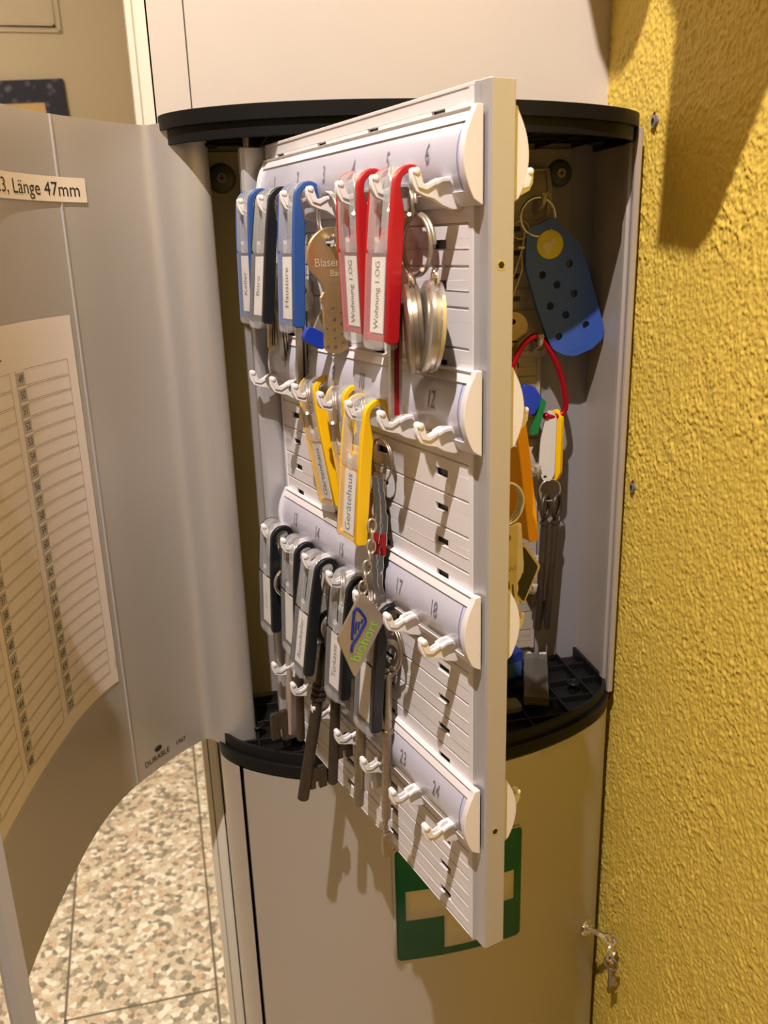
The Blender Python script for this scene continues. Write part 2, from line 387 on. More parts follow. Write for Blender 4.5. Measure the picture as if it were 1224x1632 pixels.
# --- door: inner face profile (measured along the bottom edge), swung out to the left
DP = [(28.8, -57.5), (28.9, -60.3), (27.6, -62.3), (24.4, -64.0), (19.9, -65.4), (15.4, -65.6), (11.0, -64.6), (6.7, -62.1), (3.3, -58.4), (0.2, -54.0), (-2.3, -50.6), (-5.2, -48.9), (-8.6, -49.7), (-12.9, -52.8), (-19.5, -58.3), (-25.9, -64.1),
      (-32.2, -70.6), (-44.2, -84.4), (-53.0, -94.6), (-62.8, -110.6), (-72.0, -132.5), (-77.5, -151.5), (-82.4, -172.4), (-88.5, -201.0), (-93.4, -230.6), (-95.6, -250.0), (-96.9, -266.0), (-97.2, -272)]
DS = smooth_outline(DP, 2)
def lens(pts):
    L_ = [0.0]
    for a, b_ in zip(pts[:-1], pts[1:]): L_.append(L_[-1]+math.dist(a, b_))
    return L_
DL = lens(DS)
s_fold = next(L_ for (x, y), L_ in zip(DS, DL) if x < -5.0)
def thick(pts, t):
    out = []
    n = len(pts)
    for i, p in enumerate(pts):
        a = Vector(pts[max(0, i-1)]); b_ = Vector(pts[min(n-1, i+1)]); d = (b_-a).normalized(); nn = Vector((-d.y, d.x))
        q = Vector(p)-nn*t; out.append((q.x, q.y))
    return out
# the face turned to the cabinet opening
_a, _b = Vector(DS[len(DS)//2]), Vector(DS[len(DS)//2+1]); _d = (_b-_a).normalized(); _n = Vector((-_d.y, _d.x))
SGN = 1.0 if _n.dot(Vector((60, -250))-_a) > 0 else -1.0
def door_pt(s, z, off=0.0):
    s = s + s_fold
    for i in range(len(DL)-1):
        if DL[i] <= s <= DL[i+1] or i == len(DL)-2:
            t = (s-DL[i])/(DL[i+1]-DL[i]); a = Vector(DS[i]); b_ = Vector(DS[i+1]); d = (b_-a).normalized()
            nn = Vector((-d.y, d.x))*SGN
            q = a+(b_-a)*t + nn*off
            return Vector((q.x, q.y, z))
outer = thick(DS, 1.4*SGN)
mb = MB()
DZ0, DZ1 = 5.0, 412.5
body = DS + outer[::-1]
n = len(DS)
vs = [(x, y, z) for z in (DZ0, DZ1) for x, y in DS] + [(x, y, z) for z in (DZ0, DZ1) for x, y in outer]
fs = []
for i in range(n-1):
    fs += [(i, i+1, n+i+1, n+i), (2*n+i, 3*n+i, 3*n+i+1, 2*n+i+1), (n+i, n+i+1, 3*n+i+1, 3*n+i), (i, 2*n+i, 2*n+i+1, i+1)]
fs += [(0, n, 3*n, 2*n), (n-1, 3*n-1, 4*n-1, 2*n-1)]
mb.add(vs, fs)
# narrow raised rib of the extrusion
R0 = 65.0
rp = [door_pt(R0-0.9, 0, -0.1), door_pt(R0-0.5, 0, 0.7), door_pt(R0+0.5, 0, 0.7), door_pt(R0+0.9, 0, -0.1)]
mb.mi = 1; mb.prism([(p.x, p.y) for p in rp], DZ0, DZ1, 'z')
DOOR = mb.build('door', ['silver', 'alu'], CAB, smooth=50)
# return flange at the free edge
fl = [(-97.2, -272), (-96.0, -275.5), (-91, -277.5), (-86, -276.5), (-86.3, -275.2), (-91, -276), (-95, -274), (-95.8, -271.8)]
mb = MB(); mb.prism(fl, DZ0, DZ1, 'z'); mb.build('edge_flange', 'alu', DOOR, smooth=30)
# chart: paper, grid and numbers follow the curve of the door
def drange(a, b_, n): return [a+(b_-a)*i/n for i in range(n+1)]
mb = MB()
mb.sheet((drange(70.5, 232, 60), [84.5+(310-84.5)*i/8 for i in range(9)]), lambda s, z: door_pt(s, z, 0.5))
mb.mi = 1
PITCH = (283.4-99)/23
zt_ = 286.8; zb_ = zt_-PITCH*24
def hline(z, s0, s1, h=0.35): mb.sheet((drange(s0, s1, 24), [z-h, z+h]), lambda s, z: door_pt(s, z, 0.62))
def vline(s, z0, z1, h=0.3): mb.sheet(([s-h, s+h], [z0, z1]), lambda s, z: door_pt(s, z, 0.62))
cols = [(77.5, 129.0), (135.0, 185.5), (191, 232)]
for (s0, s1) in cols:
    for k in range(25):
        z = zt_-PITCH*k; hline(z, s0, s1, 0.13)
        if k: hline(z-0.9, s0, s1, 0.13)
    vline(s0, zb_, zt_, 0.14); vline(s1, zb_, zt_, 0.14)
mb.mi = 2
for (s0, s1) in cols:
    mb.sheet((drange(s1-9.4, s1-0.6, 4), [zb_, zt_-0.2]), lambda s, z: door_pt(s, z, 0.58))
mb.mi = 0
for (s0, s1) in cols:
    for k in range(25): mb.sheet(([s1-9.5, s1-0.5], [zt_-PITCH*k-0.95, zt_-PITCH*k+0.15]), lambda s, z: door_pt(s, z, 0.66))
mb.mi = 3
for ci, (s0, s1) in enumerate(cols):
    for k in range(24):
        text_mb(mb, str((49, 25, 1)[ci]+k), 5.6, lambda x, y, s1=s1, k=k: door_pt(s1-5.0-x*1.0, zt_-PITCH*(k+0.55)+y, 0.75))
text_mb(mb, 'KEY BOX CODE', 9.5, lambda x, y: door_pt(141.5-x*0.95-0.0+0.0, 296.5+y, 0.75), align='RIGHT')
mb.mi = 2
text_mb(mb, '1952/23', 2.2, lambda x, y: door_pt(71.9+0.0*x-y, 98+x, 0.75))
CH = mb.build('key_chart', ['paper', 'grid', 'gridgrey', 'ink'], DOOR, smooth=60)
tag(CH, 'white paper key chart with numbered rows')
mb = MB(); mb.sheet((drange(67.3, 234, 50), [82.5, 311]), lambda s, z: door_pt(s, z, 0.95))
mb.build('chart_pocket', 'foil', DOOR, smooth=60)
mb = MB(); mb.sheet((drange(47, 150, 40), [369, 381.6]), lambda s, z: door_pt(s, z, 0.85)); mb.mi = 1
text_mb(mb, 'Zylinder Nr.3, Länge 47mm', 10.0, lambda x, y: door_pt(51.2-x*1.04, 375.0+y, 0.98), align='RIGHT')
tag(mb.build('sticker', ['sticker', 'ink'], DOOR, smooth=60), 'cream sticker lettered with a length in millimetres')
mb = MB()
text_mb(mb, 'DURABLE', 5.6, lambda x, y: door_pt(57.0-x*0.98, 14.0+y, 0.3), align='LEFT')
text_mb(mb, '1967', 4.6, lambda x, y: door_pt(27.5-x*0.98, 14.6+y, 0.3), align='LEFT')
mb.add([door_pt(43.5-3.4*math.cos(k*PI/8), 20.0+1.9*math.sin(k*PI/8), 0.3) for k in range(16)], [tuple(range(16))])
mb.build('maker_mark', 'ink', DOOR, smooth=0)

# ------------------------------------------------------------------ swing panel frame: u along it, w out of its face, z up
HN = Vector((60.128, -84.765)); EN = Vector((119.023, -283.660)); e2 = (EN-HN).normalized(); n2 = Vector((e2.y, -e2.x))
if n2.dot(Vector((CAM.x, CAM.y))-EN) < 0: n2 = -n2
F3 = Matrix(((e2.x, -n2.x, 0), (e2.y, -n2.y, 0), (0, 0, 1)))
def PW(u, w_, z): q = HN+e2*u+n2*w_; return (q.x, q.y, z)
Z1, ROW, U0, UP = 388.78, 95.04, 7.66, 31.816
def HU(k): return U0+UP*(k-1)
def HZ(r): return Z1-20.54-ROW*(r-1)

def L3(u, w_, z): return (u, -w_, z)
def hook_mb(u, zt, side=1, w0=0.0):
    """white plastic hook: outline in (w,z), tip at w=20.4"""
    pts = [(0.2, -14), (0.4, -6.5), (2.6, -8), (4.0, -4.2), (6.2, -2.6), (9.5, -2.8), (12.4, -4.0), (15.6, -5.2), (17.3, -5.0), (17.9, -3.0), (18.6, -0.6), (20.2, 0.3), (21.7, -0.6), (22.0, -2.4), (21.8, -5.0), (20.2, -7.8), (16.5, -9.4), (12.5, -10.4), (9.0, -12.6), (4.4, -14.2)]
    f_ = lambda P_: [(-(w_+w0)*side, z+zt) for w_, z in P_]
    mb = MB(); mb.prism(f_(pts), u-1.3, u+1.3, 'x')
    mb.prism(f_([(0.4, -7.2), (2.6, -8.6), (4.0, -4.4), (6.2, -2.6), (9.5, -2.8), (12.4, -4.0), (12.2, -5.6), (9.5, -4.4), (6.6, -4.2), (5.0, -5.8), (3.2, -10.5), (0.4, -9.5)]), u-3.0, u+3.0, 'x')
    mb.prism(f_([(12.4, -4.0), (15.6, -5.2), (17.3, -5.0), (17.9, -3.0), (18.6, -0.6), (20.2, 0.1), (21.5, -0.8), (21.0, -3.0), (19.6, -6.4), (16.0, -7.4), (12.2, -5.6)]), u-1.9, u+1.9, 'x')
    mb.tube([(u-2.3, -(20.2+w0)*side, zt-0.8), (u-2.0, -(20.2+w0)*side, zt-0.8), (u+2.0, -(20.2+w0)*side, zt-0.8), (u+2.3, -(20.2+w0)*side, zt-0.8)], [1.0, 1.5, 1.5, 1.0], 12)
    return mb
def strip_parts(parent, z1, side=1, w0=0.0, u_l=3.0, u_r=213.8, digits=None, mt=('white', 'strip')):
    """number strip: white bowed carrier, lavender label, end caps, digits"""
    h = 33.8
    def bulge(z): t = (z1-z)/h; return w0+1.5+6.2*math.sin(PI*min(max(t, 0), 1))**0.8
    def prof_(d, za, zb, n=14): return [(-side*(bulge(za+(zb-za)*i/n)+d), za+(zb-za)*i/n) for i in range(n+1)]
    mb = MB()
    base = [(-side*w0, z1-4.8)] + [(-side*w0, z1)] + [(-side*(w0+3.5), z1)] + prof_(0, z1-1.2, z1-4.8, 4)
    mb.prism(base, u_l+2, u_r-2.5, 'x')
    base = prof_(0, z1-28.5, z1-32.6, 4) + [(-side*(w0+1), z1-h), (-side*w0, z1-h), (-side*w0, z1-28.5)]
    mb.prism(base, u_l+2, u_r-2.5, 'x')
    cap_ = [(-side*w0, z1+0.4), (-side*(w0+3.0), z1+0.4)] + prof_(0.9, z1-1.6, z1-31.6, 20) + [(-side*w0, z1-h-0.3)]
    mb.prism(cap_, u_r-3.2, u_r, 'x'); mb.prism(cap_, u_l, u_l+2.6, 'x')
    st = mb.build('number_strip', mt[0], parent, smooth=35, bevel=0.35)
    mb = MB()
    lab = prof_(-0.9, z1-3.6, z1-30, 18) + [(-side*w0, z1-30), (-side*w0, z1-3.6)]
    mb.prism(lab, u_l+2.2, u_r-3, 'x'); mb.mi = 1
    if digits:
        for k, d in enumerate(digits):
            u = 27.0+31.8*k
            text_mb(mb, str(d), 10.6, lambda x, y, u=u: Vector((u+x*0.62, -side*(bulge(z1-14+y)-0.5), z1-14+y)))
        mb.mi = 2
        us_ = (206.4, 206.9); zz = [z1-4.8-23.7*i/12 for i in range(13)]
        mb.sheet((us_, zz), lambda u, z: Vector((u, -side*(bulge(z)-0.75), z)))
    mb.build('number_label', [mt[1], 'digit', 'blueline'], parent, smooth=35)
    return st
def panel_face(mb, u0, u1, z_top, side=1, w0=0.0, rows=24, p=15.84, slots=(21, 75, 129, 183)):
    """shingle rows with slots: dark core plus raised pads"""
    def B(a, b_, wa, wb, za, zb): mb.box(a, b_, *sorted((-side*(w0+wa), -side*(w0+wb))), za, zb)
    mb.mi = 0
    B(u0-2.6, u0, -2.6, 0.35, z_top-rows*p, z_top); B(u1, u1+3.2, -2.6, 0.35, z_top-rows*p, z_top)
    for j in range(rows):
        zt = z_top-p*j; zb = zt-p+0.9
        zs0, zs1 = zt-8.6, zt-4.8
        B(u0, u1, -1.6, 0, zb, zs0); B(u0, u1, -1.6, 0, zs1, zt)
        B(u0, u1, -2.2, -0.9, zb-0.95, zb)
        edges = [u0] + [x for s_ in slots for x in (s_-5, s_+5)] + [u1]
        for a, b_ in zip(edges[0::2], edges[1::2]): B(a, b_, -1.6, 0, zs0, zs1)
# --- swing panel
mb = MB()
panel_face(mb, 2.6, 204.6, 395.9)
mb.box(0, 208, -0.35, 1.8, 395.9, 397.3)
mb.box(0, 208, 0, 1.8, 14.9, 15.8)
mb.mi = 1
mb.box(0.5, 206, 2.6, 3.4, 16.5, 395.5)
mb.mi = 0
mb.box(0, 207, 9.0, 10.5, 15.5, 396.5)
PANEL = mb.build('hook_panel', ['white', 'dark'], CAB, smooth=0, bevel=0.28)
PM = F3.to_4x4(); PM.translation = Vector((HN.x*S, HN.y*S, 0)); PANEL.matrix_basis = PM
tag(PANEL, 'white swing panel with numbered rows of hooks')
mb = MB()
pp = [(207.6, -0.2), (209.5, 1.2), (215.2, 1.2), (216.2, 2.0), (216.2, 12.2), (215.2, 12.9), (209.5, 12.9), (207.6, 12.0)]
mb.prism(pp, 15.5, 397.6, 'z')
mb.build('edge_profile', 'alu', PANEL, smooth=0, bevel=0.35)
for z in (333.5, 81):
    mb = MB(); mb.cyl((215.9, 6.6, z), (216.35, 6.6, z), 1.9, 20); mb.mi = 1; mb.cyl((216.3, 6.6, z), (216.42, 6.6, z), 1.35, 18)
    mb.build('screw_hole', ['chrome', 'ink'], PANEL, smooth=30)
# hinge post and pin
mb = MB()
mb.prism([(-14, -9), (-11, -12.6), (-5.0, -13.8), (-3.0, -13.0), (-2.6, -11.5), (-2.6, 9), (-14, 9)], 17, 396.5, 'z'); mb.box(-2.8, 0.4, 0.8, 6, 19, 396)
mb.build('hinge_post', 'alu', PANEL, smooth=0, bevel=0.5)
mb = MB(); mb.cyl((-6, -9, 396), (-6, -9, 404), 2.0, 14); mb.cyl((-6, -9, 402), (-6, -9, 407), 3.6, 14)
mb.build('hinge_pin', 'gun', PANEL, smooth=30)
mb = MB(); mb.cyl((-6, -9, 11), (-6, -9, 18), 2.0, 14); mb.build('hinge_pin', 'gun', PANEL, smooth=30)
for r in range(4):
    strip_parts(PANEL, Z1-ROW*r, 1, 0.0, digits=[1+6*r+k for k in range(6)])
    strip_parts(PANEL, Z1-ROW*r, -1, 12.0)
for r in range(1, 5):
    for k in range(1, 8):
        hook_mb(HU(k), HZ(r)).build('hook', 'hook', PANEL, smooth=35, bevel=0.3)
    for k in (5, 6, 7): hook_mb(HU(k)-0.4, HZ(r)+0.5, -1, 12.0).build('hook', 'hook', PANEL, smooth=35, bevel=0.3)
# --- fixed panel on the back plate, same build, facing the viewer
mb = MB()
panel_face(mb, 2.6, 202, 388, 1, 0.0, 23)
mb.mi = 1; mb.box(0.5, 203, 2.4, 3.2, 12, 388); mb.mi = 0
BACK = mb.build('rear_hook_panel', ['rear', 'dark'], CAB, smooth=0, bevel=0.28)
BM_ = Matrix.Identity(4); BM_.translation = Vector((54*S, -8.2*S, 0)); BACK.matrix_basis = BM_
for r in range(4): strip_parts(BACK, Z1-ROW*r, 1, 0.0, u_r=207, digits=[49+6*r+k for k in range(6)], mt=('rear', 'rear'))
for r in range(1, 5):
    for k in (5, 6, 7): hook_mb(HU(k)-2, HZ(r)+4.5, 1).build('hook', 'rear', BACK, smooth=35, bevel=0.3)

# ------------------------------------------------------------------ lower cabinet with the first-aid sign
MED = tag(empty('medicine_cabinet'), 'closed silver bow-front cabinet with green cross sign below the key cabinet', 'cabinet')
o1 = inset(CAPS, 0.6)
mb = MB()
mb.prism([p for p in o1 if p[0] <= 16.2] + [(16.2, -60), (14, -50), (14, 0)], -420, -3.2, 'z')
mb.build('side_profile', 'silver', MED, smooth=40)
mb = MB(); mb.prism([(14, 0), (14, -58), (16.6, -70), (30, -76), (60, -95), (151, -112), (240, -95), (280, -74), (299, -50), (299, 0)], -419, -4, 'z')
mb.build('body', 'dark', MED, smooth=0)
od = [(x, y) for x, y in o1 if x >= 17.4]; od = [(17.4, front_y(17.4)+0.6)] + od
mb = MB(); mb.prism(od + [(299.5, 0), (299.5, -48), (270, -88), (151, -118), (17.6, -76)], -419.5, -3.4, 'z')
MDOOR = mb.build('door', 'silver', MED, smooth=40)
SX0, SX1, SZ0, SZ1 = 112.8, 210.5, -157.8, -59.3
def fpt(x, z, off): return Vector((x, front_y(x)+0.6-off, z))
mb = MB()
def curved(mb, poly_x0, poly_x1, z0, z1, off, n=16): mb.sheet((drange(poly_x0, poly_x1, n), [z0, z1]), lambda x, z: fpt(x, z, off))
def curved_rr(mb, x0, x1, z0, z1, r, off):
    # rounded rectangle as vertical strips
    xs = sorted(set([x0+r*(1-math.cos(PI/2*i/5)) for i in range(6)] + drange(x0+r, x1-r, 14) + [x1-r*(1-math.cos(PI/2*i/5)) for i in range(6)]))
    vs = []; fs = []
    for x in xs:
        d = max(0, r-(x-x0), r-(x1-x)); dz = r-math.sqrt(max(0, r*r-d*d)) if d > 0 else 0
        vs += [fpt(x, z0+dz, off), fpt(x, z1-dz, off)]
    for i in range(len(xs)-1): fs.append((2*i, 2*i+2, 2*i+3, 2*i+1))
    mb.add(vs, fs)
curved_rr(mb, SX0, SX1, SZ0, SZ1, 4.2, 0.75)
for x0, x1, off in ((SX0, SX1, 0),):
    pass
mb.mi = 1; curved_rr(mb, SX0+1.9, SX1-0.6, SZ0+1.9, SZ1-0.9, 3.4, 0.85)
mb.mi = 0
cx, cz = 162.2, -108.2
curved(mb, cx-40.5, cx+41.5, cz-12.5, cz+12.5, 0.95); curved(mb, cx-12.5, cx+12.5, cz-41, cz-12.5, 0.95, 8); curved(mb, cx-12.5, cx+12.5, cz+12.5, cz+41, 0.95, 8)
sg = mb.build('first_aid_sign', ['swhite', 'sgreen'], MDOOR, smooth=60)
md = sg.modifiers.new('thick', 'SOLIDIFY'); md.thickness = 0.5*S; md.offset = 0
tag(sg, 'green square sticker with a white cross')
LK = Vector((279.5, front_y(279.5)+0.6, -194)); LN = Vector((0.66, -0.75, 0)).normalized()
mb = MB(); mb.tube([LK-LN*0.5, LK+LN*0.8, LK+LN*1.6], [7.5, 7.2, 6.2], 28); mb.cyl(LK+LN*1.5, LK+LN*4, 4.0, 22)
mb.build('lock', 'chrome', MDOOR, smooth=35)
# key in the lock, its ring and the spare key
K = empty('key', (0, 0, 0)); tag(K, 'chrome key sticking out of the lock of the cabinet below', 'key')
mb = MB()
side_ = Vector((0, 0, 1)).cross(LN)
kt = Matrix((LN, side_, Vector((0, 0, 1)))).transposed().to_4x4(); kt.translation = LK
mb.cyl((3.5, 0, 0), (10, 0, 0), 1.9, 14, T=kt); mb.cyl((9.5, 0, 0), (11.5, 0, 0), 2.7, 14, T=kt); mb.box(11, 17, -1, 1, -2.0, 2.0, kt)
mb.ring((20.5, 0, -0.5), 4.6, 1.2, (1, 0, 0), (0, 0, 1), 24, 8, kt)
mb.build('key_blank', 'chrome', K, smooth=35)
RG = MB(); rc = LK+LN*21.5+Vector((0, 0, -11)); RG.ring(rc, 8.6, 0.55, side_, (0, 0, 1), 36, 8, turns=1.9, pitch=0.9)
tag(RG.build('key_ring', 'steel', None, smooth=60), 'thin ring hanging from the key in the lower lock', 'key ring')

t = tag(empty('key', (rc.x+LN.x*1.0, rc.y+LN.y*1.0, rc.z-8.5), Matrix((side_, LN, Vector((0, 0, 1)))).transposed()), 'spare key dangling from the ring at the lower lock', 'key')
mb = MB(); mb.ring((0, 0, -5), 5.2, 1.3, (0, 1, 0), (0, 0, 1), 26, 8); mb.tube([(0, 0, -10), (0, 0, -12)], 1.9, 12); mb.tube([(0, 0, -12), (0, 0, -26), (0, 0, -27)], [1.7, 1.7, 1.0], 12); mb.box(-1, 1, 0, 4.6, -25, -17)
mb.build('key_blank', 'gun', t, smooth=35)

# ------------------------------------------------------------------ key tags
def jprof(x0, x1, mb, T=None, t=3.2, zb=-70.0, zt=-13.0, bw=6.3, full=True):
    """side profile (y,z) of one rail: slab below, arch curling back over the top"""
    cy, cz, R = 3.6, -7.4, 7.4
    yf = cy-R; yb = yf+bw
    outer = [(yf+0.9, zb), (yf, zb+2.0), (yf, cz)] + arc(cy, cz, R, 180, -20, 16)
    inner = arc(cy, cz, R-t, -20, 180, 16) + [(yf+t, cz-2), (yb, cz-12), (yb, zb+2.0), (yb-0.9, zb)]
    bend = lambda P_: [(y+1.6*min(1, max(0, (z+32)/32))**2, z) for y, z in P_]
    up_ = [(yf, -10-4.5*k) for k in range(5)][::-1]; dn_ = [(yb, -20-4*k) for k in range(4)]
    if zb < -40: outer = outer[:2]+up_+outer[2:]; inner = inner[:-2]+dn_+inner[-2:]
    mb.prism(bend(outer)+bend(inner), x0, x1, 'x', T)
def key_tag(u, w0, z, a, be, colour, text, label, group, flip=False, ga=0.0, tcol='labelbl', tsize=5.6):
    a -= 1.3
    R = F3 @ Euler((math.radians(-a), math.radians(be), math.radians(ga + (180 if flip else 0))), 'XYZ').to_matrix()
    t = tag(empty('key_tag', PW(u, w0+(-1.6 if flip else 1.6), z), R), label, 'key tag', group)
    mb = MB()
    jprof(8.0, 11.0, mb); jprof(-11.0, -9.6, mb)
    mb.box(-10.5, 10.5, 0.2, 1.6, -69.5, -24); mb.box(-10.5, 10.5, -2.6, 1.0, -69.5, -66.5)
    mb.box(-10.5, 10.5, -1.2, 1.0, -33, -27)
    mb.build('tag_tray', colour, t, smooth=35, bevel=0.8, bseg=3)
    mb = MB()
    for x0, x1 in ((-9.5, -2.8), (2.0, 7.9)): jprof(x0, x1, mb, t=2.6, zb=-34, bw=2.4)
    mb.prism([(-2.8, -34), (2.0, -34), (2.0, -27.5), (1.2, -28.9), (-0.4, -29.6), (-2.0, -28.9), (-2.8, -27.5)], -3.7, -1.6, 'y')
    mb.build('clear_loop', 'clearloop', t, smooth=35, bevel=0.4)
    mb = MB()
    # window: thin clear front with a rounded lower end wrapping below the tray
    fr = [(-9.5, -34), (7.9, -34), (7.9, -70.5)] + [(7.9-4*(1-math.cos(PI/2*i/5)), -70.5-2.6*math.sin(PI/2*i/5)) for i in range(6)] + [(-5.5-4*math.sin(PI/2*i/5), -73.1+2.6*(1-math.cos(PI/2*i/5))) for i in range(6)]
    mb.prism(fr, -4.15, -3.35, 'y')
    lo = [(10.2, -69.4), (10.2, -70.6)] + [(10.2-4.5*(1-math.cos(PI/2*i/5)), -70.6-2.2*math.sin(PI/2*i/5)) for i in range(6)] + [(-5.7-4.5*math.sin(PI/2*i/5), -72.8+2.2*(1-math.cos(PI/2*i/5))) for i in range(6)] + [(-10.2, -69.4)]
    mb.prism(lo, -3.3, 2.0, 'y')
    mb.build('clear_window', 'clearshell', t, smooth=35, bevel=0.3)
    mb = MB(); mb.box(-5.6, 5.6, -3.0, -2.6, -66, -35.5)
    if text:
        mb.mi = 1; text_mb(mb, text, tsize*1.22, lambda x, y: Vector((-y-0.2, -3.12, -50.7+x*0.78)))
    mb.build('paper_label', ['label', tcol], t, smooth=0)
    return t
def split_ring(c, R, r, ax, label, mat_='steel', group=None, turns=1.85):
    a, b_ = {'uz': (Vector((e2.x, e2.y, 0)), Vector((0, 0, 1))), 'wz': (Vector((n2.x, n2.y, 0)), Vector((0, 0, 1)))}[ax] if isinstance(ax, str) else ax
    t = empty('key_ring', c)
    mb = MB(); mb.ring((0, 0, 0), R, r, a, b_, 40, 8, turns=turns, pitch=r*1.7)
    o = mb.build('wire', mat_, t, smooth=60)
    tag(t, label, 'key ring', group)
    return t
G1 = 'key tags on the upper hooks'; G2 = 'yellow key tags on the middle hooks'; G3 = 'black key tags on the third row of hooks'
key_tag(HU(1), 14.5, 373.7, 2.7, 0, 'blue', 'Keller', 'blue key tag on the first hook, leftmost tag of the top row', G1)
key_tag(HU(2), 14.5, 372.9, 7.6, 0, 'blk', 'Büro', 'black key tag lettered Büro between two blue tags', G1)
key_tag(HU(3), 14.0, 373.0, 4.3, 0, 'blue', 'Haustüre', 'blue key tag lettered Haustüre beside the round brass key', G1)
key_tag(HU(5), 12.6, 373.3, -0.5, 1, 'red', 'Wohnung 1.OG', 'red key tag just right of the brass key, half covered by another red one', G1, tsize=4.4)
key_tag(HU(6), 12.0, 372.5, 5.5, 0, 'red', 'Wohnung 1.OG', 'front red key tag with its whole label showing, beside the big ring', G1, tsize=4.4)
key_tag(HU(3), 11.0, 276.3, -5.0, -7, 'yellow', 'Gartenhaus', 'leftmost yellow key tag lettered Gartenhaus in the second row', G2, tsize=6.0)
key_tag(HU(4), 9.6, 275.6, -4.0, -6, 'yellow', '', 'yellow key tag squeezed between two others, its label mostly hidden', G2)
key_tag(HU(5), 12.4, 275.2, 7.0, 0, 'yellow', 'Gerätehaus', 'yellow key tag lettered Gerätehaus, frontmost of the second row', G2, tsize=6.4)
key_tag(HU(1), 15.0, 179.2, 4.0, 0, 'blk', 'Keller', 'leftmost black key tag of the third row', G3, tcol='gridgrey', tsize=5.0)
key_tag(HU(2), 13.0, 177.4, 4.0, 0, 'blk', '', 'black key tag mostly hidden behind the Bastelkeller tag', G3)
key_tag(HU(3), 13.5, 178.0, 10.0, 0, 'blk', 'Bastelkeller', 'black key tag lettered Bastelkeller in the third row', G3, tsize=5.4)
key_tag(HU(4), 10.0, 176.4, 7.0, 0, 'blk', 'Türkasse', 'black key tag partly covered by the diamond pendant at its right', G3)
key_tag(HU(5), 8.6, 172.5, 6.4, 0, 'blk', '', 'rightmost black key tag, hanging right behind the diamond pendant', G3)
key_tag(179, -33.5, 277, 10.0, 0, 'orange', '', 'orange yellow key tag hanging on the back of the swing panel', None, flip=True)

GR = 'small split rings threaded through the tags'
rows_ = {1: 'top', 2: 'second', 3: 'third'}
names_ = {(1, 1): 'leftmost blue tag of the top row', (1, 2): 'black tag lettered Büro', (1, 3): 'blue tag lettered Haustüre', (1, 5): 'red tag nearest the brass key', (1, 6): 'front red tag', (2, 3): 'yellow tag lettered Gartenhaus', (2, 4): 'hidden yellow tag', (2, 5): 'yellow tag lettered Gerätehaus',
          (3, 1): 'leftmost black tag of the third row', (3, 2): 'half hidden black tag of the third row', (3, 3): 'tag lettered Bastelkeller', (3, 4): 'black tag left of the diamond pendant', (3, 5): 'rightmost black tag'}
for (r, k), nm in names_.items():
    z = {1: 362.5, 2: 265, 3: 167.5}[r]
    ax = (Vector((e2.x, e2.y, 0))*math.cos(0.5)+Vector((n2.x, n2.y, 0))*math.sin(0.5), Vector((0, 0, 1)))
    split_ring(PW(HU(k)-0.5, 10.8, z), 8.8, 0.75, ax, 'steel split ring through the loop of the '+nm, group=GR)
split_ring(PW(HU(4), 10.2, 355.6), 10.6, 0.7, 'uz', 'double ring carrying the round brass key on the fourth hook')
split_ring(PW(173, 3.4, 341.6), 12.0, 1.0, 'uz', 'large ring showing at the right edge of the front red tag', 'brassgrey')
split_ring(PW(173.5, 5.5, 357.5), 5.0, 0.8, (Vector((e2.x, e2.y, 0))*0.9+Vector((n2.x, n2.y, 0))*0.43, Vector((0, 0, 1))), 'small ring linking the front red tag to the large ring', 'brassgrey')
split_ring(PW(136, 3.6, 243.6), 10.2, 0.55, 'uz', 'thin ring behind the yellow tag lettered Gerätehaus', 'gun')
split_ring(PW(140.5, 4.2, 148.0), 12.4, 0.8, 'uz', 'ring standing out right of the rightmost black tag', 'gun')
split_ring(PW(25, 12.0, 144), 9.4, 0.9, 'wz', 'bright ring between the first two black tags', 'chrome')

# ------------------------------------------------------------------ keys
def plate_ring(mb, c, Rf, r_in, t, T=None, n=40):
    """flat plate head with a hole: Rf(angle)->outer radius; lies in (y,z), thickness t in x; c=(y,z) centre, hole at c"""
    vs = []; fs = []
    for x in (-t/2, t/2):
        for k in range(n):
            a = 2*PI*k/n; R_ = Rf(a); vs.append((x, c[0]+R_*math.cos(a), c[1]+R_*math.sin(a)))
        for k in range(n):
            a = 2*PI*k/n; vs.append((x, c[0]+r_in*math.cos(a), c[1]+r_in*math.sin(a)))
    for k in range(n):
        j = (k+1) % n
        fs += [(k, j, n+j, n+k), (2*n+k, 3*n+k, 3*n+j, 2*n+j), (k, 2*n+k, 2*n+j, j), (n+k, n+j, 3*n+j, 3*n+k)]
    mb.add(vs, fs, T)
def off_circle(R, dy, dz):
    """radius function of a circle of radius R whose centre is offset (dy,dz) from the pole"""
    def f(a):
        c_ = dy*math.cos(a)+dz*math.sin(a)
        return c_+math.sqrt(max(0.01, R*R-(dy*dy+dz*dz)+c_*c_))
    return f
